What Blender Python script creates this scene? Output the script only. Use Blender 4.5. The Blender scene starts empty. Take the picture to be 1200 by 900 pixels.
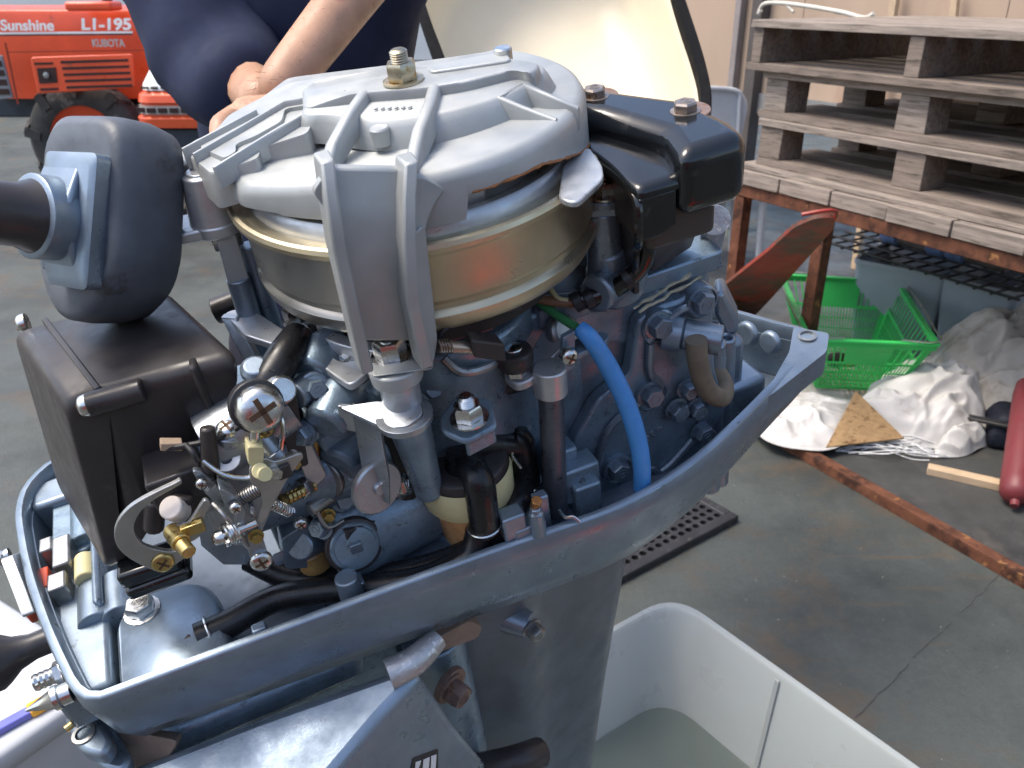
import bpy, bmesh, math, random
import numpy as np
from math import sin, cos, pi, radians, sqrt, hypot, atan2
from mathutils import Vector, Matrix, noise
random.seed(7)
S = bpy.context.scene
COL = S.collection
# ------------------------------------------------------------------ camera, sky, sun, exposure
CAM_H, PITCH, FPX = 1.45, radians(25), 1000.0       # focal length in pixels of a 1200 px wide picture
cam = bpy.data.cameras.new('camera')
cam.sensor_width = 36; cam.lens = 36 * FPX / 1200
cam.clip_start = 0.02; cam.clip_end = 400
cam.dof.use_dof = True; cam.dof.focus_distance = 0.55; cam.dof.aperture_fstop = 20
camo = bpy.data.objects.new('camera', cam); COL.objects.link(camo)
camo.location = (0, 0, CAM_H); camo.rotation_euler = (pi / 2 - PITCH, 0, 0)
S.camera = camo
SUN_EL, SUN_AZ = radians(62), radians(-92)           # azimuth from +y towards +x: high, from the left
wd = bpy.data.worlds.new('World'); S.world = wd; wd.use_nodes = True
nt = wd.node_tree; bg = nt.nodes['Background']
sky = nt.nodes.new('ShaderNodeTexSky'); sky.sky_type = 'NISHITA'; sky.sun_disc = False
sky.sun_elevation = SUN_EL; sky.sun_rotation = SUN_AZ
sky.air_density = 1.0; sky.dust_density = 3.2; sky.ozone_density = 1.0
nt.links.new(sky.outputs[0], bg.inputs[0]); bg.inputs[1].default_value = 0.15
sun = bpy.data.lights.new('sun', 'SUN'); sun.energy = 1.5; sun.angle = radians(25); sun.color = (1, .93, .83)
suno = bpy.data.objects.new('sun', sun); COL.objects.link(suno)
sd = Vector((sin(SUN_AZ) * cos(SUN_EL), cos(SUN_AZ) * cos(SUN_EL), sin(SUN_EL)))
suno.rotation_euler = sd.to_track_quat('Z', 'Y').to_euler(); suno.location = (-2, 3, 6)
S.view_settings.view_transform = 'Standard'; S.view_settings.look = 'None'
S.view_settings.exposure = 1.15; S.view_settings.gamma = 1
# ------------------------------------------------------------------ geometry of the place
VR = np.array([1., 0, 0]); VF = np.array([0, cos(PITCH), -sin(PITCH)]); VU = np.array([0, sin(PITCH), cos(PITCH)])
CC = np.array([0, 0, CAM_H])
def ray(px, py): return VR * (px - 600) / FPX + VU * (450 - py) / FPX + VF
def wz(px, py, z):
    r = ray(px, py); return CC + r * (z - CAM_H) / r[2]
def wy(px, py, y):
    r = ray(px, py); return CC + r * y / r[1]
def wdp(px, py, d): return CC + ray(px, py) * d
# the motor's own frame: leans a little towards the photographer. x runs aft, y to its far side, z up its shaft
_n = np.array([cos(radians(37.7)) * -.14, cos(radians(37.7)) * .99, sin(radians(37.7))]); _n /= np.linalg.norm(_n)
_v = np.array([-.972, .644, -1.]); _v -= _n * (_v @ _n); _v /= np.linalg.norm(_v)
_u = np.cross(_v, _n)
def c2w(v): return VR * v[0] + VU * v[1] - VF * v[2]
_ey, _ex, EZ = c2w(_v), c2w(_u), c2w(_n)
_a = radians(-16)
EX = cos(_a) * _ex + sin(_a) * _ey; EY = -sin(_a) * _ex + cos(_a) * _ey
EO = wdp(499, 292, .54)
def e(px, py, h=None, y=None, x=None):
    r = ray(px, py); o = CC - EO
    ax, v = (EZ, h) if h is not None else ((EY, y) if y is not None else (EX, x))
    t = (v - o @ ax) / (r @ ax); q = o + r * t
    return np.array([q @ EX, q @ EY, q @ EZ])
def epl(px, py, p0, n):
    """point of a view ray on the plane through p0 with normal n, in the motor's frame"""
    a = e(px, py, h=0.0); b = e(px, py, h=-.1); d = b - a
    t = ((np.array(p0) - a) @ np.array(n)) / (d @ np.array(n)); return a + d * t
def V(*a): return np.array(a, float)
def nrm(v):
    v = np.array(v, float); return v / (np.linalg.norm(v) + 1e-12)
# ------------------------------------------------------------------ materials
MATS = {}
def mat(name, col, metal=0., rough=.5, var=.15, vs=40, bump=.0, bs=200, dirt=None, da=.55, ds=60, rv=.12, coat=0., spec=.5, trans=0., alpha=1., dirt2=None, stretch=None, sss=0., ior=1.45):
    if name in MATS: return MATS[name]
    m = bpy.data.materials.new(name); m.use_nodes = True
    t = m.node_tree; N = t.nodes; L = t.links; b = N['Principled BSDF']
    tc = N.new('ShaderNodeTexCoord'); src = tc.outputs['Object']
    if stretch:
        mp = N.new('ShaderNodeMapping'); mp.inputs['Scale'].default_value = stretch
        L.new(src, mp.inputs[0]); src = mp.outputs[0]
    def nz(sc, det=4, ro=.6):
        n = N.new('ShaderNodeTexNoise'); n.inputs['Scale'].default_value = sc; n.inputs['Detail'].default_value = det
        n.inputs['Roughness'].default_value = ro; L.new(src, n.inputs['Vector']); return n.outputs['Fac']
    def ramp(f, a, c):
        r = N.new('ShaderNodeMapRange'); r.inputs['From Min'].default_value = a; r.inputs['From Max'].default_value = c
        L.new(f, r.inputs['Value']); return r.outputs['Result']
    def mix(f, A, B):
        x = N.new('ShaderNodeMix'); x.data_type = 'RGBA'; L.new(f, x.inputs[0])
        for i, q in ((6, A), (7, B)):
            if hasattr(q, 'is_linked') or hasattr(q, 'links'): L.new(q, x.inputs[i])
            else: x.inputs[i].default_value = (*q, 1)
        return x.outputs[2]
    lo = tuple(c * (1 - var) for c in col); hi = tuple(min(1, c * (1 + var)) for c in col)
    f0 = nz(vs); c = mix(ramp(f0, .3, .7), lo, hi)
    if dirt:
        f = nz(ds, 8, .7); c = mix(ramp(f, da, da + .1), c, dirt)
    if dirt2:
        dc, a2, s2 = dirt2; f = nz(s2, 6, .65); c = mix(ramp(f, a2, a2 + .12), c, dc)
    L.new(c, b.inputs['Base Color'])
    b.inputs['Metallic'].default_value = metal
    r = N.new('ShaderNodeMapRange'); r.inputs['To Min'].default_value = max(.03, rough - rv); r.inputs['To Max'].default_value = min(1, rough + rv)
    r.inputs['From Min'].default_value = .3; r.inputs['From Max'].default_value = .7
    L.new(nz(vs * 1.7, 5), r.inputs['Value']); L.new(r.outputs[0], b.inputs['Roughness'])
    if bump:
        bp = N.new('ShaderNodeBump'); bp.inputs['Strength'].default_value = bump; bp.inputs['Distance'].default_value = .3 / bs
        L.new(nz(bs, 3), bp.inputs['Height']); L.new(bp.outputs[0], b.inputs['Normal'])
    b.inputs['Coat Weight'].default_value = coat; b.inputs['Coat Roughness'].default_value = .12
    b.inputs['Specular IOR Level'].default_value = spec
    b.inputs['Transmission Weight'].default_value = trans; b.inputs['Alpha'].default_value = alpha; b.inputs['IOR'].default_value = ior
    if sss:
        b.inputs['Subsurface Weight'].default_value = sss; b.inputs['Subsurface Radius'].default_value = (.01, .004, .002); b.inputs['Subsurface Scale'].default_value = .6
    MATS[name] = m; return m
BLUE = mat('blue_paint', (.235, .29, .345), .68, .37, .16, 26, .14, 520, dirt=(.10, .10, .095), da=.63, ds=120, dirt2=((.42, .45, .46), .70, 70), rv=.16)
BLUED = mat('blue_casting', (.205, .275, .335), .50, .36, .24, 40, .24, 420, dirt=(.08, .075, .065), da=.60, ds=85, dirt2=((.38, .38, .34), .69, 95), rv=.18)
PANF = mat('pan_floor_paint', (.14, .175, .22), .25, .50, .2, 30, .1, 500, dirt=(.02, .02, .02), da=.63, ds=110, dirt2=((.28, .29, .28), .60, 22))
SILV = mat('cover_silver', (.385, .40, .39), .42, .47, .12, 24, .22, 900, dirt=(.20, .17, .14), da=.665, ds=150, dirt2=((.33, .31, .28), .62, 28), rv=.14)
ALU = mat('bare_aluminium', (.50, .515, .52), .66, .36, .12, 60, .08, 700, dirt=(.12, .11, .10), da=.66, ds=150)
STEEL = mat('zinc_steel', (.60, .60, .58), 1., .27, .12, 90, .03, 900, dirt=(.25, .2, .14), da=.68, ds=220)
DSTEEL = mat('dull_steel', (.33, .33, .32), .9, .42, .2, 70, .05, 700, dirt=(.08, .07, .06), da=.62, ds=160)
BRASS = mat('yellow_zinc', (.50, .38, .15), 1., .34, .15, 90, .03, 900)
BLACK = mat('black_plastic', (.036, .031, .030), 0., .38, .2, 40, .14, 1100, rv=.12, dirt=(.075, .07, .065), da=.64, ds=36, dirt2=((.16, .15, .14), .735, 240))
GLOSS = mat('gloss_black_plastic', (.006, .007, .008), 0., .16, .2, 40, .02, 600, dirt=(.10, .095, .09), da=.68, ds=240, coat=.4, rv=.07, dirt2=((.045, .043, .04), .60, 45))
RUBBER = mat('black_rubber', (.022, .022, .024), 0., .42, .3, 60, .06, 900)
HRUB = mat('hose_rubber', (.012, .012, .013), 0., .30, .3, 60, .03, 500)
PADR = mat('worn_rubber', (.085, .097, .115), 0., .50, .35, 22, .2, 600, dirt=(.035, .035, .036), da=.60, ds=30, dirt2=((.20, .18, .15), .68, 60), rv=.16)
BROWNH = mat('brown_rubber', (.17, .14, .10), 0., .6, .2, 60, .1, 500)
CREAMP = mat('cream_plastic', (.56, .51, .28), 0., .42, .08, 50, sss=.15)
BOWL = mat('amber_bowl', (.60, .33, .14), 0., .28, .25, 60, sss=.1, coat=.3)
BLUET = mat('blue_sleeve', (.07, .27, .62), 0., .38, .08, 80)
GREENW = mat('green_wire', (.04, .2, .07), 0., .4, .1, 80)
RUST = mat('rusty_steel', (.13, .050, .026), .25, .75, .45, 18, .35, 220, dirt=(.05, .02, .012), da=.50, ds=14, dirt2=((.42, .20, .07), .60, 22))
RUSTR = mat('rusty_red_paint', (.30, .05, .03), 0., .6, .2, 8, .2, 150, dirt=(.13, .065, .045), da=.47, ds=5)
ORANGE = mat('orange_paint', (.72, .085, .025), 0., .36, .16, 3, coat=.2, dirt=(.40, .07, .03), da=.60, ds=7, dirt2=((.42, .30, .22), .70, 16))
WHITEP = mat('white_paint', (.80, .80, .78), 0., .4, .05, 4)
GREYP = mat('grey_paint', (.22, .22, .23), 0., .5, .1, 6)
TYRE = mat('tyre_rubber', (.045, .043, .04), 0., .75, .3, 12, .3, 60, dirt=(.16, .15, .13), da=.55, ds=7)
WOOD = mat('weathered_wood', (.265, .222, .185), 0., .8, .4, 5, .5, 60, dirt=(.12, .095, .075), da=.53, ds=7, stretch=(1, 14, 14))
WOODD = mat('dark_wood', (.20, .16, .13), 0., .82, .3, 5, .4, 60, dirt=(.08, .065, .05), da=.53, ds=8, stretch=(1, 12, 12))
PLY = mat('plywood', (.40, .295, .215), 0., .7, .12, 1.6, .1, 40, dirt=(.36, .24, .17), da=.55, ds=2.2, stretch=(1, 1, .35), dirt2=((.20, .12, .08), .70, 4.5))
PINE = mat('pine_stick', (.50, .37, .24), 0., .65, .12, 20, .1, 90, dirt=(.35, .24, .15), da=.64, ds=40)
HARDB = mat('stained_hardboard', (.33, .21, .10), 0., .6, .2, 30, .1, 300, dirt=(.14, .075, .03), da=.53, ds=22, stretch=(1, 2.2, 1))
GREENP = mat('green_plastic', (.045, .50, .11), 0., .36, .08, 8, sss=.1)
WIRE = mat('wire_steel', (.45, .42, .38), .9, .35, .2, 30)
GREYB = mat('grey_bin_plastic', (.30, .34, .39), 0., .5, .08, 6, .03, 60)
BLKWIRE = mat('black_wire', (.02, .02, .02), .2, .5, .2, 20)
TARP = mat('dirty_white_sheet', (.50, .485, .46), 0., .55, .08, 7, .12, 60, dirt=(.34, .31, .27), da=.57, ds=6)
TARPD = mat('grubby_grey_sheet', (.44, .41, .36), 0., .6, .12, 5, .06, 60, dirt=(.30, .26, .21), da=.53, ds=4)
TUBP = mat('translucent_tub_plastic', (.35, .375, .36), 0., .34, .04, 6, .03, 90, dirt=(.50, .49, .46), da=.66, ds=14, sss=.2)
WBOX = mat('white_box_plastic', (.50, .52, .55), 0., .45, .04, 8, .04, 120, dirt=(.3, .3, .3), da=.74, ds=60)
NAVY = mat('navy_cotton', (.020, .026, .055), 0., .85, .2, 14, .25, 900, spec=.25)
TROUS = mat('dark_work_trousers', (.02, .02, .03), 0., .9, .2, 14, .2, 700, spec=.2)
SKIN = mat('skin', (.46, .265, .170), 0., .50, .16, 35, .35, 380, dirt=(.40, .18, .12), da=.57, ds=42, sss=.12, dirt2=((.24, .12, .08), .72, 120))
HAIR = mat('dark_hair', (.03, .025, .02), 0., .6)
CREAM = mat('cream_gel_coat', (.74, .655, .49), 0., .42, .05, 5, .03, 50, dirt=(.60, .50, .36), da=.72, ds=30)
REDP = mat('red_vinyl', (.15, .026, .03), 0., .45, .1, 10, .08, 120)
YELL = mat('yellow_plastic', (.85, .42, .03), 0., .4, .06, 30, dirt=(.4, .2, .05), da=.7, ds=160)
PURP = mat('violet_plastic', (.16, .17, .55), 0., .4, .1, 40)
CHAIRP = mat('grey_chair_plastic', (.42, .44, .47), 0., .45, .08, 6)
MATBLK = mat('black_grate_plastic', (.025, .025, .027), 0., .45, .3, 12, .1, 150, dirt=(.09, .085, .075), da=.58, ds=40)
SHOEB = mat('black_shoe', (.02, .02, .02), 0., .5)
CROSS = mat('screw_recess', (.10, .055, .03), .3, .6)
# ------------------------------------------------------------------ mesh builder
class MB:
    def __init__(s): s.v = []; s.f = []
    def add(s, vs, fs):
        o = len(s.v); s.v += [tuple(map(float, p)) for p in vs]; s.f += [tuple(i + o for i in f) for f in fs]; return s
    def loft(s, rings, cap0=True, cap1=True, closed=True):
        n = len(rings[0]); vs = [p for r in rings for p in r]; fs = []
        for i in range(len(rings) - 1):
            for j in range(n if closed else n - 1):
                k = (j + 1) % n; fs.append((i * n + j, i * n + k, (i + 1) * n + k, (i + 1) * n + j))
        if cap0: fs.append(tuple(reversed(range(n))))
        if cap1: fs.append(tuple(range((len(rings) - 1) * n, len(rings) * n)))
        return s.add(vs, fs)
    def prism(s, pts, vec):
        vec = np.array(vec, float); a = [np.array(p, float) for p in pts]; return s.loft([a, [p + vec for p in a]])
    def box(s, c, size, ax=None):
        c = np.array(c, float); ax = np.eye(3) if ax is None else np.array(ax, float); hx, hy, hz = np.array(size, float) / 2
        q = [c + ax[0] * x * hx + ax[1] * y * hy - ax[2] * hz for x, y in ((-1, -1), (1, -1), (1, 1), (-1, 1))]
        return s.prism(q, ax[2] * 2 * hz)
    def beam(s, a, b, w, t, up=(0, 0, 1)):
        """bar from a to b, w wide across and t thick along up"""
        a = np.array(a, float); b = np.array(b, float); d = nrm(b - a); u = np.array(up, float); u = nrm(u - d * (u @ d)); r = np.cross(d, u)
        q = [a + r * x * w / 2 + u * z * t / 2 for x, z in ((-1, -1), (1, -1), (1, 1), (-1, 1))]
        return s.prism(q, b - a)
    def frame(s, axis):
        z = nrm(axis); x = nrm(np.cross(z, (0, 0, 1) if abs(z[2]) < .9 else (1, 0, 0))); return x, np.cross(z, x), z
    def cyl(s, p0, p1, r0, r1=None, n=20, cap0=True, cap1=True):
        r1 = r0 if r1 is None else r1; p0 = np.array(p0, float); p1 = np.array(p1, float); x, y, z = s.frame(p1 - p0)
        R = lambda p, r: [p + (x * cos(2 * pi * i / n) + y * sin(2 * pi * i / n)) * r for i in range(n)]
        return s.loft([R(p0, r0), R(p1, r1)], cap0, cap1)
    def lathe(s, prof, o=(0, 0, 0), axis=(0, 0, 1), n=40, cap0=False, cap1=False):
        o = np.array(o, float); x, y, z = s.frame(axis)
        return s.loft([[o + z * h + (x * cos(2 * pi * i / n) + y * sin(2 * pi * i / n)) * r for i in range(n)] for r, h in prof], cap0, cap1)
    def tube(s, pts, r, n=10, sub=6, caps=True):
        P = [np.array(p, float) for p in pts]
        if sub > 1 and len(P) > 2:
            Q = []; rr = [] ; R0 = r if isinstance(r, (list, tuple)) else [r] * len(P)
            for i in range(len(P) - 1):
                a, b, c, d = P[max(i - 1, 0)], P[i], P[i + 1], P[min(i + 2, len(P) - 1)]
                for k in range(sub):
                    t = k / sub
                    Q.append(.5 * (2 * b + (c - a) * t + (2 * a - 5 * b + 4 * c - d) * t * t + (3 * b - a - 3 * c + d) * t ** 3)); rr.append(R0[i] + (R0[i + 1] - R0[i]) * t)
            Q.append(P[-1]); rr.append(R0[-1]); P = Q
        else: rr = r if isinstance(r, (list, tuple)) else [r] * len(P)
        rings = []; t0 = nrm(P[1] - P[0]); x, y, _ = s.frame(t0)
        for i, p in enumerate(P):
            t = nrm(P[min(i + 1, len(P) - 1)] - P[max(i - 1, 0)])
            x = nrm(x - t * (x @ t)); y = np.cross(t, x)
            rings.append([p + (x * cos(2 * pi * k / n) + y * sin(2 * pi * k / n)) * rr[i] for k in range(n)])
        return s.loft(rings, caps, caps)
    def ball(s, c, r, n=14, zs=1., axis=(0, 0, 1), half=False):
        m = n // 2; lo = 0 if half else -pi / 2
        prof = [(r * cos(lo + (pi / 2 - lo) * i / m) + 1e-6, r * zs * sin(lo + (pi / 2 - lo) * i / m)) for i in range(m + 1)]
        return s.lathe(prof, c, axis, n, True, True)
    def hexh(s, p, axis, r, h):
        return s.lathe([(r * .97, 0), (r, h * .06), (r, h * .8), (r * .86, h)], p, axis, 6, True, True)
    def spring(s, p0, p1, r, wr, turns, n=6):
        p0 = np.array(p0, float); p1 = np.array(p1, float); x, y, z = s.frame(p1 - p0); k = int(turns * 12)
        return s.tube([p0 + (p1 - p0) * i / k + (x * cos(2 * pi * i / 12) + y * sin(2 * pi * i / 12)) * r for i in range(k + 1)], wr, n, 1)
    def build_each(s, name, m, parent=None, **k):
        """one object for each separate piece"""
        par = list(range(len(s.v)))
        def find(i):
            while par[i] != i: par[i] = par[par[i]]; i = par[i]
            return i
        for f in s.f:
            for i in f[1:]: par[find(i)] = find(f[0])
        grp = {}
        for f in s.f: grp.setdefault(find(f[0]), []).append(f)
        out = []
        for fs in grp.values():
            ids = sorted({i for f in fs for i in f}); mp = {i: n for n, i in enumerate(ids)}
            c = MB(); c.v = [s.v[i] for i in ids]; c.f = [tuple(mp[i] for i in f) for f in fs]; out.append(c.build(name, m, parent, **k))
        return out
    def build(s, name, m, parent=None, bevel=0, seg=2, sharp=38, sub=0):
        me = bpy.data.meshes.new(name); me.from_pydata(s.v, [], s.f); me.update()
        bm = bmesh.new(); bm.from_mesh(me); bmesh.ops.recalc_face_normals(bm, faces=bm.faces); bm.to_mesh(me); bm.free()
        for p in me.polygons: p.use_smooth = True
        me.set_sharp_from_angle(angle=radians(sharp)); me.materials.append(m)
        o = bpy.data.objects.new(name, me); COL.objects.link(o)
        if parent is not None:
            o.parent = parent
            if parent.get('lift'): o.location = (0, 0, parent['lift'])
        if bevel:
            b = o.modifiers.new('b', 'BEVEL'); b.width = bevel; b.segments = seg; b.limit_method = 'ANGLE'; b.angle_limit = radians(35); b.harden_normals = False
        if sub:
            b = o.modifiers.new('s', 'SUBSURF'); b.levels = sub; b.render_levels = sub
        return o
def rpoly(pts, r, n=5):
    """2D/3D polygon with rounded corners"""
    P = [np.array(p, float) for p in pts]; out = []
    for i, p in enumerate(P):
        rr = r[i] if isinstance(r, (list, tuple)) else r
        a, b = P[i - 1], P[(i + 1) % len(P)]; da = a - p; db = b - p
        la, lb = np.linalg.norm(da), np.linalg.norm(db); k = min(rr, la * .48, lb * .48)
        if k < 1e-6: out.append(p); continue
        s0 = p + da / la * k; s1 = p + db / lb * k
        for j in range(n + 1):
            t = j / n; out.append(s0 * (1 - t) ** 2 + p * 2 * t * (1 - t) + s1 * t * t)
    return out
def resamp(pts, n):
    P = [np.array(p, float) for p in pts]; P.append(P[0]); L = [0]
    for i in range(len(P) - 1): L.append(L[-1] + np.linalg.norm(P[i + 1] - P[i]))
    out = []; j = 0
    for i in range(n):
        d = L[-1] * i / n
        while L[j + 1] < d: j += 1
        t = (d - L[j]) / (L[j + 1] - L[j] + 1e-12); out.append(P[j] * (1 - t) + P[j + 1] * t)
    return out
def tag(o, label=None, cat=None, group=None, kind=None):
    if label: o['label'] = label
    if cat: o['category'] = cat
    if group: o['group'] = group
    if kind: o['kind'] = kind
    return o
def thing(name, label, cat, loc=(0, 0, 0), rot=None, group=None):
    o = bpy.data.objects.new(name, None); COL.objects.link(o); o.location = Vector([float(c) for c in loc]); o.empty_display_size = .1
    if rot is not None: o.rotation_euler = rot
    return tag(o, label, cat, group)
def copy_tree(o, parent=None):
    c = o.copy(); COL.objects.link(c)
    if parent is not None: c.parent = parent
    for ch in list(o.children): copy_tree(ch, c)
    return c
def inst(name, mesh, parent, M):
    o = bpy.data.objects.new(name, mesh); COL.objects.link(o); o.parent = parent
    if parent.get('lift'): M = Matrix.Translation((0, 0, parent['lift'])) @ M
    o.matrix_local = M; return o
_bolts = {}
def bolt(parent, p, axis=(0, 0, 1), r=.006, h=.006, m=None, kind='hex', name='bolt'):
    m = m or STEEL; key = (r, h, m.name, kind)
    if key not in _bolts:
        b = MB()
        if kind == 'hex':
            b.lathe([(r * 1.25, 0), (r * 1.25, h * .16), (r * .9, h * .2)], n=18, cap0=True)
            b.hexh((0, 0, h * .18), (0, 0, 1), r, h)
            b.lathe([(r * .5, h * 1.17), (r * .5, h * 1.23), (r * .38, h * 1.23), (r * .38, h * 1.17)], n=12)
            b.box((0, 0, h * 1.19), (r * .62, r * .14, h * .08))
        elif kind == 'nut':
            b.lathe([(r * 1.3, 0), (r * 1.3, h * .12), (r * .9, h * .14)], n=18, cap0=True)
            b.hexh((0, 0, h * .13), (0, 0, 1), r, h); k = h * 1.05
            b.lathe([(r * .5, k)] + [(r * (.5 if i % 2 else .57), k + h * .07 * (i + 1)) for i in range(9)] + [(r * .4, k + h * .76)], n=14, cap1=True)
        else:   # cross-head pan screw
            b.lathe([(r, 0), (r, h * .35), (r * .92, h * .7), (r * .7, h * .92), (r * .4, h), (0.0001, h * 1.02)], n=18, cap0=True)
            nf = len(b.f)
            for a in (0, pi / 2): b.box((0, 0, h * .98), (r * 1.2, r * .24, h * .12), [(cos(a), sin(a), 0), (-sin(a), cos(a), 0), (0, 0, 1)])
        o = b.build(name, m); _bolts[key] = o.data
        if kind == 'pan':
            o.data.materials.append(CROSS)
            for i in range(nf, len(o.data.polygons)): o.data.polygons[i].material_index = 1
        bpy.data.objects.remove(o)
    M = Matrix.Translation(Vector(p)) @ Vector(axis).normalized().to_track_quat('Z', 'Y').to_matrix().to_4x4() @ Matrix.Rotation(random.random() * 6, 4, 'Z')
    return inst(name, _bolts[key], parent, M)
# ================================================================== the outboard motor
LIFT = 1.30
motor = thing('outboard_motor', 'blue-grey outboard motor with its cover off and a silver flywheel housing, over a white tub', 'outboard motor', EO - EZ * LIFT)
motor.rotation_euler = Matrix((EX, EY, EZ)).transposed().to_euler()
motor['lift'] = LIFT
Z3 = V(0, 0, 1)
# ---- lower cowling: the blue pan
OUT = [(-.272, -.104), (-.197, -.107), (-.03, -.114), (.072, -.122), (.132, -.110), (.190, -.087), (.245, -.062), (.292, -.042), (.300, -.022), (.285, 0), (.258, .05), (.2, .11), (.10, .148), (-.05, .16), (-.2, .162), (-.298, .148), (-.318, .125), (-.322, .095), (-.314, .03), (-.298, -.04), (-.283, -.09)]
OUT = resamp(rpoly(OUT, [.006] + [.03] * 6 + [.012] * 3 + [.04] * 5 + [.02] * 3 + [.06] * 2 + [.01], 6), 150)
CEN = V(-.02, .02)
def inset(P, d):
    n = len(P); out = []
    for i in range(n):
        t = nrm(P[(i + 1) % n] - P[i - 1]); out.append(P[i] + V(-t[1], t[0]) * d)
    return out
def ring(P, z): return [V(p[0], p[1], z(p) if callable(z) else z) for p in P]
RIM = -.160
b = MB()
bot = lambda p: -.222 - .012 * max(0, 1 - abs(p[0] + .02) / .3)
b.loft([ring(inset(OUT, .026), lambda p: bot(p) - .004), ring(inset(OUT, .014), bot), ring(inset(OUT, .005), lambda p: bot(p) * .7 + RIM * .3), ring(inset(OUT, 0), -.176), ring(inset(OUT, .0003), RIM - .0016), ring(inset(OUT, .0018), RIM),
        ring(inset(OUT, .0058), RIM), ring(inset(OUT, .0072), RIM - .002), ring(inset(OUT, .0078), -.172), ring(inset(OUT, .0085), -.172), ring(inset(OUT, .012), -.208)], True, False)
pan = b.build('lower_cowling', BLUE, motor, sharp=50)
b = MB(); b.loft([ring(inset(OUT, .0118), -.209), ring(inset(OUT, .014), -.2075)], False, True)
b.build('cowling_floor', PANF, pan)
b = MB()   # latch lug at the stern
lug = [e(930, 383, h=-.158), e(972, 390, h=-.158), e(969, 412, h=-.162), e(905, 462, h=-.162), e(893, 468, h=-.162), e(925, 412, h=-.158)]
b.prism(rpoly(lug, .004, 3), (0, 0, -.022)); b.build('stern_lug', BLUE, pan, .0015)
b = MB(); p = e(946, 394, h=-.1575); b.lathe([(.0075, 0), (.0075, .0012), (.0055, .0014), (.005, -.006)], p, n=20, cap1=True); b.build('lug_hole', DSTEEL, pan)
# bosses and ribs cast into the pan
b = MB()
for px, py, hh, r in ((405, 676, -.155, .0075), (455, 640, -.172, .008)):
    p = e(px, py, h=hh); b.lathe([(r * 1.3, -.206 - p[2]), (r * 1.05, -.02), (r, -.001), (r * .9, 0)], p, n=20, cap1=True)
for px, py in ((303, 735), (540, 607), (597, 609)):
    p = e(px, py, h=-.168); b.box(p + V(0, 0, -.018), (.009, .007, .038))
p = e(418, 690, h=-.175); b.box(p + V(0, .004, -.015), (.012, .012, .04))
p = e(500, 650, h=-.19); b.lathe([(.036, -.018), (.033, -.004), (.028, 0)], p, n=36, cap1=True)
p = e(478, 645, h=-.186); b.tube([p + V(.020 * cos(a), .016 * sin(a), .001) for a in np.linspace(.4, 2.8, 9)], .0012, 6, 2)
b.build_each('cast_boss', BLUE, pan, bevel=.0012)
# bow end mounting block with its bolt, ledges and wells
b = MB()
top = [(-.262, -.098), (-.200, -.100), (-.193, -.088), (-.194, -.045), (-.205, -.020), (-.245, -.014), (-.262, -.03)]
b.loft([ring(rpoly([V(*q) for q in top], .012, 6), -.21), ring(rpoly([V(*q) for q in top], .012, 6), -.183), ring([CENq for CENq in [V(-.232, -.06) + (q - V(-.232, -.06)) * .88 for q in rpoly([V(*q) for q in top], .012, 6)]], -.176)], False, True)
b.build('mounting_block', BLUE, pan, 0, sharp=60)
p = e(167, 716, h=-.1765); bolt(pan, p, r=.0095, h=.0078)
b = MB(); p = e(160, 782, h=-.185); b.lathe([(.011, -.02), (.011, -.001), (.010, 0)], p, n=28, cap1=True)
for q in ((110, 702), (137, 694)):
    p = e(*q, h=-.176); b.cyl(p + V(0, -.02, -.006), p + V(0, .016, -.006), .0125, n=24)
b.build_each('cast_boss', BLUE, pan, bevel=.001)
b = MB()
b.box((-.282, .02, -.193), (.034, .20, .03)); b.box((-.288, .118, -.188), (.05, .03, .04)); b.box((-.268, .06, -.182), (.006, .16, .034))
b.build_each('bow_ledge', BLUE, pan, bevel=.004)
b = MB(); b.prism(rpoly([V(-.300, .045, -.181), V(-.272, .045, -.181), V(-.272, .13, -.181), V(-.300, .13, -.181)], .008, 4), (0, 0, .006))
b.build('bow_well_lip', BLUED, pan, .001)
b = MB(); b.cyl((-.276, .05, -.176), (-.276, .125, -.176), .011, n=22); b.build('shift_rod', BLUED, pan, .001)
b = MB()
for q, s in (((78, 655), (.012, .03, .02)), ((60, 648), (.009, .014, .02)), ((72, 690), (.012, .016, .018))): b.box(e(*q, h=-.172), s)
b.build_each('shift_lever', DSTEEL, pan, bevel=.0015)
b = MB(); b.box(e(50, 683, h=-.176), (.011, .02, .01)); b.build('red_cam', mat('red_plastic', (.5, .07, .03), 0, .4), pan, .001)
b = MB(); p = e(100, 668, h=-.17); b.cyl(p + V(0, -.010, 0), p + V(0, .012, 0), .007, n=20); b.build('bush', CREAMP, pan, .001)
# things fixed outside the bow wall
bowout = nrm(V(-1, -.18, 0))
b = MB(); p = V(*e(62, 748, x=-.297)); ax = nrm(V(-1, -.05, .02))
b.lathe([(.0085, -.004), (.0085, .012), (.011, .022), (.0165, .030), (.0185, .034), (.0185, .041), (.0165, .043)], p, ax, 30, True, True); b.build('choke_knob', RUBBER, motor)
p = e(76, 786, x=-.292); b = MB(); b.lathe([(.0055, .0)] + [(.0055 if i % 2 else .0049, .002 + .0016 * i) for i in range(11)], p, ax, 14, True, True); b.build('screw', STEEL, motor)
bolt(motor, V(*p) + ax * .0, ax, .008, .005, name='nut')
b = MB(); p = e(84, 810, x=-.286); b.lathe([(.0065, 0), (.0065, .006), (.0075, .007), (.0075, .010), (.006, .011), (.0008, .026)], p, ax, 18, True, True); b.build('pointed_screw', STEEL, motor)
b = MB(); p = e(12, 650, x=-.330); b.lathe([(.0055, 0)] + [(.0055 if i % 2 else .0048, .0016 * i) for i in range(1, 12)], p, ax, 14, True, True); b.build('screw', STEEL, motor)
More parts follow.
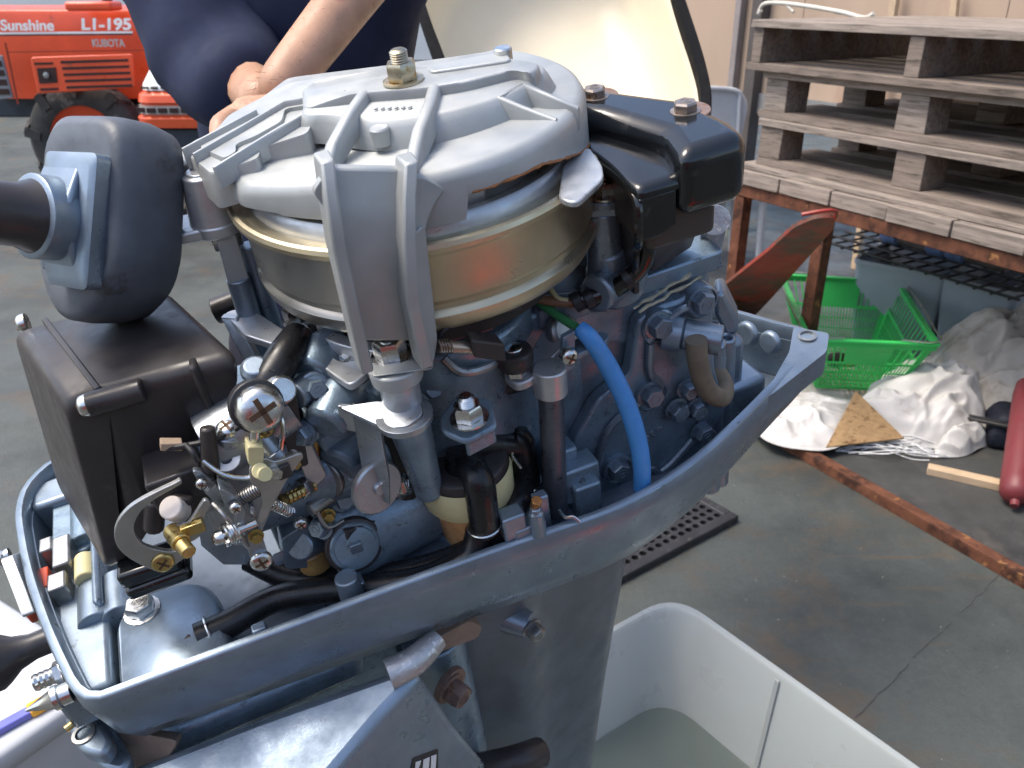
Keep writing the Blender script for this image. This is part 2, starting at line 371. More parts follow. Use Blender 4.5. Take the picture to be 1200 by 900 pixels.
b = MB(); b.prism(rpoly([e(0, 655, x=-.325), e(18, 650, x=-.325), e(42, 718, x=-.318), e(26, 724, x=-.318)], .003, 3), (.008, 0, 0)); b.build('latch_arm', ALU, motor, .002)
b = MB(); p = e(28, 716, x=-.325); b.cyl(p, V(*p) + V(.012, .004, 0), .011, n=20); b.build('latch_roller', mat('red_plastic', (.5, .07, .03), 0, .4), motor, .002)
# clamp under the near bow corner
b = MB()
A = [e(72, 835, h=-.215), e(103, 815, h=-.215), e(131, 868, h=-.215), e(120, 885, h=-.215), e(92, 880, h=-.215)]
b.prism(rpoly(A, .008, 5), (0, 0, -.014)); b.prism(rpoly([V(*q) + V(.004, -.002, -.02) for q in A], .008, 5), (0, 0, -.012)); b.box(V(*A[0]) * .5 + V(*A[2]) * .5 + V(.01, .02, -.02), (.03, .03, .05))
b.build('clamp_bracket', BLUE, motor, .003)
b = MB(); p = e(98, 860, h=-.2145); b.lathe([(.0075, 0), (.0072, .0008), (.005, .001), (.005, -.006)], p, n=20, cap1=True); b.build('clamp_eye', DSTEEL, motor)
b = MB(); p = e(100, 836, h=-.205); b.cyl(p, V(*p) + V(-.012, -.006, .0), .0025, n=10); b.cyl(V(*p) + V(.0, 0, 0), V(*p) + V(.014, .004, 0), .006, n=12); b.build('pin', BRASS, motor)
b = MB(); b.prism(rpoly([e(118, 850, h=-.235), e(210, 868, h=-.235), e(190, 900, h=-.26), e(130, 910, h=-.26)], .006, 3), (0, .05, -.05)); b.build('swivel_casting', mat('stained_casting', (.25, .19, .15), .3, .6, .2, 40, .2, 400, dirt=(.1, .09, .08), da=.6, ds=60), motor, .004)
# tiller bracket: the big blue casting bottom left, with its badge
b = MB()
tp0, tp1, tp2 = V(*e(150, 898, h=-.245)), V(*e(478, 779, h=-.238)), V(*e(385, 915, h=-.256)); tpn = nrm(np.cross(tp1 - tp0, tp2 - tp0))
T = [epl(x, y, tp0, tpn) for x, y in ((40, 945), (150, 898), (300, 840), (474, 779), (496, 788), (446, 842), (385, 915), (300, 1010))]
T2 = [V(*q) for q in T]
b.loft([[q + V(.030, .006, -.16) for q in T2], [q + V(.012, .002, -.075) for q in T2], T2])
tb = b.build('tiller_bracket', BLUE, motor, .007, 3)
pn = nrm(np.cross(T2[5] - T2[4], V(.012, .002, -.075)))
if pn[1] > 0: pn = -pn
def bp(px, py, off=.0008): return epl(px, py, T2[5] + pn * off, pn)
b = MB(); b.prism(rpoly([bp(484, 889), bp(514, 878), bp(513, 935), bp(470, 950)], .001, 2), -pn * .003); b.build('badge', BLACK, tb, .0004)
b = MB()
for q in ([(487, 893), (493, 891), (490, 900), (486, 902)], [(496, 890), (503, 887), (499, 935), (492, 938)], [(505, 886), (511, 884), (508, 930), (503, 932)], [(488, 905), (494, 902), (489, 938), (482, 940)]):
    b.prism([bp(*c, .0011) for c in q], pn * .0006)
b.build('badge_lettering', WHITEP, tb)
b = MB(); q0 = e(455, 790, h=-.235); q1 = e(512, 748, h=-.235); b.tube([q0, (V(*q0) + V(*q1)) / 2 + V(0, -.004, .0), q1], [.011, .010, .008], 14, 5); b.build('pivot_arm', mat('salted_alloy', (.42, .42, .42), .7, .45, .2, 60, .5, 300, dirt=(.75, .75, .74), da=.56, ds=170), motor)
b = MB(); b.box((-.17, .03, -.36), (.17, .10, .22)); b.box((-.2, .0, -.262), (.16, .16, .03)); b.build('swivel_bracket', BLUED, motor, .01)  # filler boxes added to darken the gap below the pan
# ---- drive shaft housing (leg)
b = MB()
def legring(z, x0, x1, w, yb=.02):
    P = [(x0 + .012, yb - w), (x0 + .07, yb - w * 1.04), (x0 + .095, yb - w * .74), (x1 - .012, yb - w * .42), (x1, yb - w * .16), (x1, yb + w * .16), (x1 - .012, yb + w * .42), (x0 + .095, yb + w * .74), (x0 + .07, yb + w * 1.04), (x0 + .012, yb + w), (x0, yb + w * .8), (x0, yb - w * .8)]
    return ring(resamp(rpoly([V(*q) for q in P], [.02, .014, .014, .01, .004, .004, .01, .014, .014, .02, .03, .03], 5), 90), z)
b.loft([legring(z, x0, x1, w) for z, x0, x1, w in ((-.225, -.06, .185, .062), (-.27, -.055, .172, .062), (-.31, -.055, .152, .06), (-.42, -.057, .132, .056), (-.56, -.066, .108, .050), (-.72, -.07, .084, .042), (-.95, -.075, .05, .034), (-.99, -.08, .06, .03))])
leg = b.build('drive_shaft_housing', mat('leg_paint', (.15, .17, .195), .55, .44, .14, 25, .1, 600, dirt=(.17, .13, .10), da=.63, ds=26, dirt2=((.33, .32, .31), .70, 90)), motor, sharp=50)
b = MB(); q = e(620, 733, y=-.046); b.cyl(V(*q) + V(-.02, .02, .006), V(*q), .014, .0115, 22); b.build('boss', BLUE, leg, .001)
bolt(leg, V(*e(622, 735, y=-.05)), (.25, -1, -.1), .0075, .010, DSTEEL)
bolt(motor, V(*e(527, 806, y=-.075)), (.5, -1, -.1), .0105, .013, mat('rusty_bolt', (.24, .17, .14), .5, .55, .2, 80, .2, 300, dirt=(.2, .09, .04), da=.55, ds=120))
b = MB(); b.lathe([(.016, 0), (.016, .006)], V(*e(524, 800, y=-.068)), (.5, -1, -.1), 22, True, True); b.build('washer', MATS['rusty_bolt'], motor, .001)
b = MB(); b.prism(rpoly([e(513, 748, y=-.07), e(550, 728, y=-.06), e(566, 735, y=-.06), e(560, 748, y=-.06), e(515, 765, y=-.07)], .004, 3), (0, .02, 0)); b.build('shift_link', MATS['stained_casting'], motor, .002)
b = MB(); b.tube([e(545, 905, y=-.06), e(600, 893, y=-.075), e(632, 882, y=-.07)], .014, 12); b.build('steering_link', BLACK, motor)
b = MB(); b.cyl(V(*e(600, 905, y=-.08)), V(*e(632, 888, y=-.07)), .010, n=16); b.build('link_end', BLUE, motor)
b = MB(); b.cyl(e(505, 740, y=-.03), V(*e(540, 905, y=-.03)) + V(0, 0, -.1), .026, .028, 24); b.build('swivel_tube', BLUED, motor, .002)
# gear case, anti-cavitation plate and propeller, down in the water
b = MB(); b.prism(rpoly([V(-.10, -.03, -1.0), V(.16, -.06, -1.0), V(.19, .02, -1.0), V(.16, .10, -1.0), V(-.10, .07, -1.0)], .03, 5), (0, 0, .008)); b.build('cavitation_plate', BLUE, leg, .002)
b = MB(); b.lathe([(.001, -.13), (.02, -.115), (.034, -.07), (.038, 0), (.036, .07), (.03, .11)], (0, .02, -1.12), (1, 0, 0), 26, True, True); b.prism([V(-.07, .014, -1.16), V(.06, .014, -1.16), V(.03, .018, -1.285), V(0, .018, -1.285)], (0, .010, 0)); b.prism([V(-.06, .01, -1.10), V(.08, .01, -1.10), V(.06, .01, -.99), V(-.07, .01, -.99)], (0, .02, 0)); b.build('gear_case', BLUE, leg, .003)
pr = MB(); pr.lathe([(.028, 0), (.026, .05), (.012, .07)], (.112, .02, -1.12), (1, 0, 0), 22, True, True); pr = pr.build('propeller', BLUE, leg)
for k in range(3):
    b = MB(); a = k * 2 * pi / 3; u = V(0, cos(a), sin(a)); w = V(0, -sin(a), cos(a)); rings = []
    for i in range(7):
        r = .02 + .085 * i / 6; c = .055 * sin(.5 + 2.3 * i / 6); th = 1.0 - .5 * i / 6; d = V(cos(th), 0, 0) + w * sin(th); m = np.cross(d, u)
        rings.append([V(.137, .02, -1.12) + u * r + d * c * s + m * q for s, q in ((-.5, 0), (0, .003), (.5, 0), (0, -.003))])
    b.loft(rings); b.build('blade', BLUE, pr)
# ---- engine block under the flywheel
FC = V(.003, -.001)
b = MB()
b.prism(rpoly([V(-.075, -.045, -.205), V(.09, -.05, -.205), V(.12, .09, -.205), V(-.05, .10, -.205)], .02, 4), (0, 0, .165))
b.lathe([(.062, -.20), (.062, -.13), (.058, -.06), (.064, -.05), (.064, -.030), (.03, -.026)], (-.005, -.012, 0), n=44)
b.cyl(V(-.03, -.035, -.16), V(-.12, -.045, -.165), .035, n=28)
b.cyl(V(-.045, -.02, -.075), V(-.105, -.03, -.085), .03, n=28)
for q in ((420, 470, -.06), (380, 500, -.075), (395, 545, -.06), (365, 440, -.05)):
    p = e(q[0], q[1], y=q[2]); b.cyl(p + V(.03, .03, .01), p, .016, .013, 18)
b.build('crankcase', BLUED, motor, .003)
b = MB()   # cylinder body running aft, round flank and flat top deck
b.prism(rpoly([V(.050, -.052, -.052), V(.19, -.052, -.052), V(.19, .09, -.052), V(.06, .09, -.052)], .006, 3), (0, 0, .014))
b.prism(rpoly([V(.062, -.040, -.205), V(.185, -.045, -.205), V(.185, .08, -.205), V(.062, .08, -.205)], .01, 3), (0, 0, .16))
p = V(.108, 0, -.125); b.cyl(p + V(0, .06, 0), p + V(0, -.048, 0), .074, n=60)
b.cyl(p + V(0, -.036, 0), p + V(0, -.0485, 0), .078, n=60)
b.cyl(p + V(-.03, -.03, -.02), p + V(-.03, -.0485, -.02), .07, n=50)
b.build('cylinder_block', BLUED, motor, .0025)
b = MB()   # slanted duct from under the flywheel to the deck
b.loft([[V(.03, -.03, -.03), V(.075, -.055, -.03), V(.10, -.03, -.03), V(.05, .02, -.03)], [V(.065, -.04, -.052), V(.10, -.058, -.052), V(.135, -.04, -.052), V(.07, .02, -.052)]])
b.cyl(e(712, 290, y=-.055), e(725, 345, y=-.055), .012, .017, 20); b.lathe([(.02, 0), (.019, .012), (.012, .02)], e(722, 330, y=-.05), n=24, cap1=True)
b.cyl(e(698, 345, y=-.07), e(742, 318, y=-.05), .012, n=20)
b.tube([e(690, 350, y=-.055), e(720, 322, y=-.05), e(762, 300, y=-.03)], .010, 12)
b.build('intake_duct', BLUE, motor, .004)
# old gasket seams, ragged compound squeezed out
b = MB()
rnd = random.Random(3)
def seam(pts, r=.0014):
    P = []
    for i in range(len(pts) - 1):
        a, c = V(*pts[i]), V(*pts[i + 1]); k = max(2, int(np.linalg.norm(c - a) / .004))
        for j in range(k): P.append(a + (c - a) * j / k + V(*[rnd.uniform(-.0009, .0009) for _ in range(3)]))
    b.tube(P, [r * rnd.uniform(.4, 1.4) for _ in P], 6, 1)
c = V(.108, -.0495, -.125)
seam([c + V(.0785 * cos(a), 0, .0785 * sin(a)) for a in np.linspace(2.0, 3.9, 14)])
seam([c + V(.0785 * cos(a), .004, .0785 * sin(a)) for a in np.linspace(2.0, 3.9, 14)], .0011)
seam([e(748, 372, y=-.054), e(746, 430, y=-.054)]); seam([e(756, 380, y=-.055), e(754, 440, y=-.055)], .001)
seam([e(742, 362, h=-.0365), e(815, 318, h=-.0365)]); seam([e(748, 366, h=-.0368), e(825, 322, h=-.0368)], .001)
b.build('gasket_compound', mat('gasket_compound', (.36, .34, .24), 0, .7, .3, 200, .3, 500), motor)
# cylinder head: cover plate with its bolts
def pp(px, py, y=-.060): return e(px, py, y=y)
b = MB()
head = [pp(748, 376), pp(772, 360), pp(800, 352), pp(812, 340), pp(838, 342), pp(836, 372), pp(838, 430), pp(852, 480), pp(812, 540), pp(775, 560), pp(735, 578), pp(695, 590), pp(668, 560), pp(672, 520), pp(700, 470), pp(738, 440)]
b.prism(rpoly(head, .006, 4), (0, .012, 0)); plate = b.build('cylinder_head_cover', BLUED, motor, .0022)
b = MB()
for q in ([(758, 400), (790, 368), (826, 352)], [(762, 402), (762, 436), (775, 452)], [(700, 545), (715, 500), (752, 470)], [(770, 556), (790, 540), (828, 496)], [(745, 570), (762, 550), (775, 556)]):
    b.tube([pp(*c, -.0625) for c in q], .003, 8, 5)
b.build_each('cast_rib', BLUE, plate)
b = MB()
for q, r in (((770, 380), .0125), ((820, 352), .0125), ((761, 461), .013), ((722, 548), .0125)):
    b.lathe([(r, -.006), (r, .003), (r * .88, .004), (r * .8, .002), (.001, .002)], pp(*q), (0, -1, 0), 28)
b.build_each('bolt_boss', BLUE, plate)
for q, r in (((770, 380), .0082), ((820, 352), .0082), ((761, 461), .0082), ((722, 548), .0082), ((792, 479), .0075), ((814, 478), .007), ((803, 455), .006), ((822, 505), .008)):
    bolt(plate, V(*pp(*q, -.0635)), (.02, -1, .05), r, .0075, MATS['blue_paint'])
b = MB(); k = 0
for ch in range(9):                                   # cast characters on the cover, mostly worn away
    q = V(*pp(758 + ch * 7.5, 515 - ch * 6.5, -.0605))
    if ch in (3, 6): continue
    for _ in range(5): b.box(q + V(rnd.uniform(-.0016, .0016), 0, rnd.uniform(-.0026, .0026)), (.0011, .0012, .0012))
b.build('cast_mark', MATS['salted_alloy'], plate)
b = MB(); p = V(*pp(792, 390, -.064)); ax2 = nrm(V(.75, -.62, -.12)); b.lathe([(.013, -.008), (.013, .004), (.0095, .005), (.0105, .006), (.0105, .030), (.009, .031)], p, ax2, 24, True, True); b.build('water_outlet', BLUE, plate)
b = MB(); b.tube([e(816, 398, y=-.085), e(818, 425, y=-.086), e(828, 455, y=-.082), e(845, 466, y=-.07), e(848, 450, y=-.055), e(832, 425, y=-.045), e(826, 412, y=-.04)], .0072, 14, 7); b.build('water_hose', BROWNH, motor)
# fittings between the head and the stern wall of the pan
b = MB()
for q, r, yy in (((851, 395), .007, -.04), ((838, 400), .008, -.045)):
    p = V(*e(q[0], q[1], y=yy)); b.lathe([(r * 1.15, -.15), (r * 1.1, -.012), (r, -.010), (r, 0), (r * .55, 0), (r * .5, -.006)], p, n=22, cap1=True)
p = V(*e(866, 470, h=-.19)); b.box(p + V(.0, .02, -.005), (.045, .05, .05)); b.box(V(*e(840, 440, h=-.17)), (.03, .03, .08))
b.build_each('thermostat_housing', BLUE, motor, bevel=.005)
b = MB(); b.loft([[V(*e(838, 345, y=-.03)), V(*e(850, 342, y=-.03)), V(*e(866, 376, y=-.03)), V(*e(866, 392, y=-.03)), V(*e(850, 395, y=-.03)), V(*e(838, 372, y=-.03))], [V(*q) + V(.012, .02, 0) for q in (e(838, 345, y=-.03), e(850, 342, y=-.03), e(866, 376, y=-.03), e(866, 392, y=-.03), e(850, 395, y=-.03), e(838, 372, y=-.03))]]); b.build('lifting_lug', BLUE, motor, .004)
b = MB()   # bare alloy bracket behind the head, light and salt-stained
A = [e(793, 312, y=-.03), e(810, 290, y=-.03), e(820, 288, y=-.03), e(822, 262, y=-.03), e(836, 252, y=-.03), e(850, 254, y=-.03), e(852, 264, y=-.03), e(844, 300, y=-.03), e(828, 302, y=-.03), e(830, 330, y=-.03), e(800, 342, y=-.03)]
b.prism(rpoly(A, .004, 4), (.006, .024, 0)); b.cyl(V(*e(838, 258, y=-.045)), V(*e(838, 258, y=-.0)), .010, n=22); b.prism(rpoly([e(806, 318, y=-.036), e(829, 300, y=-.036), e(832, 338, y=-.036), e(808, 342, y=-.036)], .003, 3), (0, .02, -.03))
b.build('rear_bracket', mat('salted_blue', (.34, .40, .47), .7, .4, .15, 60, .35, 260, dirt=(.75, .76, .76), da=.56, ds=150), motor, .002)
for q, r in (((878, 390), .011), ((905, 400), .010)):
    b = MB(); p = V(*e(q[0], q[1] + 0, x=.262 if q[0] < 890 else .268)); b.lathe([(r, 0), (r, .004), (r * .8, .006)], p, (-1, -.2, .1), 22, True, True); b.build('wall_pad', BLUE, pan, .001)
b = MB(); b.beam(V(.235, -.0, -.165), V(.235, 0, -.21), .006, .01); b.beam(V(.262, .03, -.165), V(.262, .03, -.21), .006, .01); b.build_each('wall_rib', BLUE, pan, bevel=.001)
# ---- flywheel
A0 = V(*FC, 0)
b = MB(); b.lathe([(.02, .004), (.098, .004), (.1025, .0055), (.1045, .009), (.1055, .015), (.1045, .0165), (.1022, .018), (.1020, .021), (.1035, .0225), (.1045, .0245), (.1048, .050), (.1060, .0525), (.1098, .0545), (.1105, .0575), (.1095, .0598), (.1075, .0605), (.1040, .0585), (.094, .0580)], A0, n=120, cap0=True)
fm = mat('flywheel_zinc', (.54, .47, .32), .8, .36, .10, 25, .05, 900, dirt=(.30, .27, .2), da=.70, ds=120)
t = fm.node_tree; N = t.nodes; L = t.links; bs = N['Principled BSDF']      # plating worn to grey on one side
tc = N.new('ShaderNodeTexCoord'); sp = N.new('ShaderNodeSeparateXYZ'); L.new(tc.outputs['Object'], sp.inputs[0])
nn = N.new('ShaderNodeTexNoise'); nn.inputs['Scale'].default_value = 90; nn.inputs['Detail'].default_value = 6; L.new(tc.outputs['Object'], nn.inputs['Vector'])
def math_(op, a, c):
    m = N.new('ShaderNodeMath'); m.operation = op
    for i, q in enumerate((a, c)):
        if isinstance(q, (int, float)): m.inputs[i].default_value = q
        else: L.new(q, m.inputs[i])
    return m.outputs[0]
wx = math_('MULTIPLY_ADD', sp.outputs[0], -40.); 
wx = math_('ADD', math_('MULTIPLY', sp.outputs[0], -30.), math_('MULTIPLY', nn.outputs[0], 1.4))
wzm = math_('ADD', math_('MULTIPLY', sp.outputs[2], -160.), 8.0)
zz = math_('ADD', wzm, math_('MULTIPLY', nn.outputs[0], 1.2))
f1 = N.new('ShaderNodeMapRange'); f1.inputs['From Min'].default_value = 1.9; f1.inputs['From Max'].default_value = 2.3; L.new(wx, f1.inputs[0])
f2 = N.new('ShaderNodeMapRange'); f2.inputs['From Min'].default_value = .2; f2.inputs['From Max'].default_value = .45; L.new(zz, f2.inputs[0])
mk = math_('MULTIPLY', f1.outputs[0], f2.outputs[0])
old = bs.inputs['Base Color'].links[0].from_socket; mx = N.new('ShaderNodeMix'); mx.data_type = 'RGBA'; L.new(mk, mx.inputs[0]); L.new(old, mx.inputs[6]); mx.inputs[7].default_value = (.33, .32, .29, 1); L.new(mx.outputs[2], bs.inputs['Base Color'])
fly = b.build('flywheel', fm, motor, sharp=25)
b = MB(); b.lathe([(.0985, .0578), (.0975, .0635), (.0945, .0665), (.0905, .0665), (.0875, .0640), (.082, .0630), (.078, .066), (.0755, .080), (.05, .082)], A0, n=120); b.build('starter_pulley', ALU, fly, sharp=40)
b = MB()   # dark cup inside, with the pulley's pawl housings showing through the cut-outs
for a in (-2.2, -1.55, -.62, .3, 2.9):
    u = V(cos(a), sin(a), 0); b.box(A0 + u * .083 + V(0, 0, .0715), (.010, .022, .018), [u, V(-u[1], u[0], 0), Z3])
b.build_each('pulley_lug', ALU, fly, bevel=.002)
b = MB(); b.prism(rpoly([e(655, 240, h=.064), e(676, 246, h=.064), e(708, 216, h=.064), e(706, 200, h=.064), e(690, 178, h=.064), e(660, 200, h=.064)], .006, 4), (0, 0, .0035)); b.build('guide_plate', ALU, motor, .0008)
# magneto base ring under the flywheel
b = MB(); b.loft([[A0 + V(r * cos(a), r * sin(a), z) for r, z in ((.060, -.022), (.092, -.024), (.094, -.018), (.093, -.013), (.086, -.012), (.082, -.016), (.06, -.016))] for a in np.linspace(2.4, 4.3, 40)])
b.build('magneto_ring', ALU, motor, .0006, sharp=30)
b = MB(); b.lathe([(.082, -.016), (.081, -.003), (.03, -.002)], A0, n=60); b.build('stator_coils', mat('stator_dark', (.03, .028, .028), .3, .5), motor)
for q in ((346, 376), (375, 388)): bolt(motor, V(*e(q[0], q[1], h=-.014)), (0, 0, 1), .0062, .009)
b = MB()
P = [e(262, 366, h=-.012), e(290, 358, h=-.012), e(330, 385, h=-.018), e(372, 405, h=-.02), e(400, 425, h=-.022), e(430, 418, h=-.022), e(432, 435, h=-.022), e(410, 452, h=-.024), e(392, 440, h=-.024), e(365, 420, h=-.022), e(325, 405, h=-.02), e(285, 392, h=-.014)]
b.prism(rpoly(P, .004, 3), (0, 0, -.005)); b.prism([e(258, 372, h=-.012), e(276, 374, h=-.012), e(312, 440, h=-.045), e(298, 446, h=-.045)], (.003, .004, 0)); b.build('advance_arm', ALU, motor, .0012)
b = MB(); b.cyl(e(402, 418, h=-.024), e(428, 445, h=-.032), .0036, n=12); b.hexh(e(404, 420, h=-.025), V(*e(428, 445, h=-.032)) - V(*e(402, 418, h=-.024)), .0065, .005); b.build('stop_screw', STEEL, motor)
# ---- starter cover
cp = [(.003 + .1035 * cos(a), -.001 + .1035 * sin(a)) for a in np.linspace(radians(-112), radians(34), 30)]
cp += [(.082, .056), (.053, .066), (.013, .082), (-.045, .103), (-.086, .076), (-.098, .064), (-.118, .070), (-.128, .055), (-.122, .030), (-.104, .008), (-.100, -.028), (-.080, -.055)]
CP = resamp(rpoly([V(*q) for q in cp], [.0] * 30 + [.015, .01, .02, .006, .004, .006, .008, .01, .01, .006, .006, .02], 4), 220)
def ctop(p):   # the cast cover falls away towards the pulley bracket
    return min(.093, .1015 + (p[0] + .03) * .2 - .0055)
def cbot(p):
    a = math.degrees(atan2(p[1], p[0])); r = hypot(*p)
    h = .070
    if -122 < a < -90: h = .066
    if -90 <= a < -15: h = .060 + .019 * max(0, min(1, (-25 - a) / 40.))
    if a > 150 or a < -150: h = .071
    return h
CPi = lambda d: [FC + (q - FC) * (1 - d / max(.05, hypot(*(q - FC)))) for q in CP]
b = MB(); b.loft([ring(CPi(.006), lambda p: cbot(p) + .001), ring(CP, cbot), ring(CPi(.0004), lambda p: ctop(p) - .006), ring(CPi(.0025), lambda p: ctop(p) - .0018), ring(CPi(.006), ctop)])
cover = b.build('starter_cover', SILV, motor, sharp=45)
def disc(prof, c, squash=None, n=80):
    rings = []
    for d, z in prof:
        rr = []
        for i in range(n):
            a = 2 * pi * i / n; rr.append(V(c[0] + d * cos(a), c[1] + d * sin(a), z))
        rings.append(rr)
    return rings
bo = rpoly([V(*e(x, y, h=.1035)[:2]) for x, y in ((352, 133), (400, 131), (441, 137), (487, 134), (530, 127), (583, 113), (622, 95), (640, 78), (600, 68), (520, 74), (440, 82), (372, 108))], .012, 5)
bc0 = sum(bo) / len(bo); grow = lambda d: [q + nrm(q - bc0) * d for q in bo]
b = MB(); b.loft([ring(grow(.0085), .088), ring(grow(.0075), .0925), ring(grow(.0045), .0985), ring(grow(.0022), .1022), ring(bo, .1035)], False, True); b.build('cover_boss', SILV, cover, sharp=60)
b = MB()   # long raised spine across the top
sp_ = [V(*e(x, y, h=.1085)[:2]) for x, y in ((352, 118), (425, 109), (492, 104), (540, 97), (604, 81), (622, 86), (636, 74), (588, 66), (520, 76), (440, 82), (352, 95))]
sp_ = rpoly(sp_, .008, 5); cm = sum(sp_) / len(sp_)
sz = lambda p: .1085 - .012 * np.clip((-p[0] - .03) / .06, 0, 1)
b.loft([ring([cm + (q - cm) * 1.04 for q in sp_], .086), ring([cm + (q - cm) * 1.01 for q in sp_], lambda p: sz(p) - .004), ring(sp_, lambda p: sz(p) - .001), ring([cm + (q - cm) * .97 for q in sp_], sz)], False, True); b.build('cover_spine', SILV, cover, sharp=60)
b = MB()   # ledge along the far edge
lg = [e(x, y, h=.110) for x, y in ((500, 77), (566, 64), (592, 61), (600, 70), (560, 76), (505, 84))]
b.prism(rpoly([V(*q) for q in lg], .004, 3), (0, 0, -.012)); b.build('cover_ledge', SILV, cover, .002)
# sloping terraced arm towards the pulley bracket
af = lambda x: .1015 + (x + .03) * .2
def ea(px, py, dz=0.):
    h = .095
    for _ in range(5): p = e(px, py, h=h + dz); h = af(p[0])
    return V(p[0], p[1], h + dz)
def terrace(name, px, dz, drop):
    T = rpoly([ea(x, y, dz) for x, y in px], .004, 4); c = sum(T) / len(T)
    b = MB(); b.loft([[q - V(0, 0, drop) + (q - c) * V(.02, .02, 0) for q in T], [q - V(0, 0, .0012) for q in T], [q + (c - q) * .015 for q in T]], False, True); return b.build(name, SILV, cover, sharp=50)
terrace('arm_terrace', ((246, 204), (302, 186), (305, 174), (361, 156), (367, 141), (404, 128), (440, 108), (440, 82), (340, 96), (268, 134), (252, 152), (216, 178)), 0, .020)
terrace('arm_terrace', ((262, 186), (276, 178), (275, 169), (298, 160), (330, 142), (334, 127), (400, 116), (420, 100), (345, 100), (280, 136), (232, 172)), .0022, .004)
# ribs: each one a ridge of its own
def rib(pts, w=.0048, name='rib', z0=None, parent=None):
    b = MB(); P = [V(*q) for q in pts]; rings = []
    for i, p in enumerate(P):
        t = nrm((P[min(i + 1, len(P) - 1)] - P[max(0, i - 1)]) * V(1, 1, 0)); s = V(-t[1], t[0], 0)
        base = (z0 if z0 is not None else p[2] - .012)
        rings.append([V(p[0], p[1], base) - s * w * .62, p - s * w * .5 + V(0, 0, -.0012), p - s * w * .28, p + s * w * .28, p + s * w * .5 + V(0, 0, -.0012), V(p[0], p[1], base) + s * w * .62])
    b.loft(rings); return b.build(name, SILV, parent or cover, 0, sharp=60)
rib([e(425, 106, h=.109), e(408, 130, h=.1075), e(388, 166, h=.0985), e(383, 183, h=.096)], .0065)
rib([e(508, 99, h=.109), e(503, 118, h=.1085), e(490, 150, h=.104), e(484, 176, h=.099), e(481, 196, h=.096)], .0065)
rib([e(584, 112, h=.1035), e(612, 124, h=.099), e(652, 139, h=.0935)], .0032); rib([e(614, 97, h=.104), e(645, 111, h=.100), e(678, 125, h=.0935)], .0032)
rib([e(585, 112, h=.1035), e(613, 98, h=.1035)], .003)
for q in ([(213, 174), (262, 148), (300, 128)], [(226, 180), (280, 149), (333, 118), (404, 106)], [(250, 196), (300, 165), (356, 131), (372, 124)]):
    rib([ea(x, y, .0052) for x, y in q], .0030)
for q in ((446, 160), (590, 66)):
    b = MB(); b.lathe([(.0052, -.004), (.0052, .0042), (.0045, .005)], e(*q, h=.0955 if q[0] < 500 else .108), n=18, cap1=True); b.build('stud', STEEL if q[0] > 500 else SILV, cover)
b = MB(); ra = [a for a in np.linspace(radians(-90), radians(-24), 40)]; b.tube([V(FC[0] + .1032 * cos(a), FC[1] + .1032 * sin(a), cbot(V(FC[0] + .1032 * cos(a), FC[1] + .1032 * sin(a))) + rnd.uniform(-.0002, .0003)) for a in ra], [.0009 * rnd.uniform(.4, 1.3) for _ in ra], 6, 1); b.build('rust_edge', mat('edge_rust', (.30, .13, .05), .1, .8, .4, 120), cover)
bolt(cover, V(*e(473, 95, h=.1085)), (0, 0, 1), .0088, .0095, mat('cover_nut', (.50, .44, .32), 1, .35, .2, 90, .05, 500, dirt=(.35, .2, .06), da=.56, ds=180), 'nut', 'nut')
b = MB()
for k in range(6): p = V(*e(440 + k * 8, 128 - k * .4, h=.1044)); b.box(p, (.0018, .0011, .0006)); b.box(p + V(.001, .001, 0), (.0012, .0011, .0006))
b.build('cast_mark', SILV, cover)
# leg of the cover: web between two ribs, down to its bolt
b = MB(); LY = -.104
def lp(px, py, y=LY): return V(*e(px, py, y=y))
L0 = [(388, 196), (394, 240), (402, 292), (412, 345), (424, 400)]; R0 = [(484, 198), (484, 240), (486, 292), (492, 345), (500, 400)]
ys = [-.096, -.1015, -.1075, -.102, -.098]
b.loft([[lp(*L0[i], ys[i]), lp(*R0[i], ys[i]), lp(*R0[i], ys[i]) + V(0, .006, 0), lp(*L0[i], ys[i]) + V(0, .006, 0)] for i in range(5)])
legw = b.build('cover_leg', SILV, cover, .0015)
def legrib(pts, w, d):
    b = MB(); rings = []
    for px, py, y in pts:
        p = lp(px, py, y); rings.append([p + V(-w / 2, 0, 0), p + V(w / 2, 0, 0), p + V(w * .62, d, 0), p + V(-w * .62, d, 0)])
    b.loft(rings); return b.build('rib', SILV, legw, .0012)
legrib([(384, 188, -.102), (389, 230, -.110), (398, 292, -.1155), (414, 362, -.114), (432, 438, -.1135)], .0062, .014)
legrib([(483, 190, -.103), (481, 232, -.110), (481, 285, -.1165), (484, 350, -.116), (497, 410, -.114), (502, 432, -.1125)], .0068, .014)
b = MB(); b.prism(rpoly([lp(481, 280, -.1155), lp(498, 262, -.109), lp(513, 400, -.109), lp(508, 425, -.110), lp(500, 432, -.112), lp(484, 352, -.1155)], .004, 3), (0, .006, 0)); b.build('flank', SILV, legw, .0012)
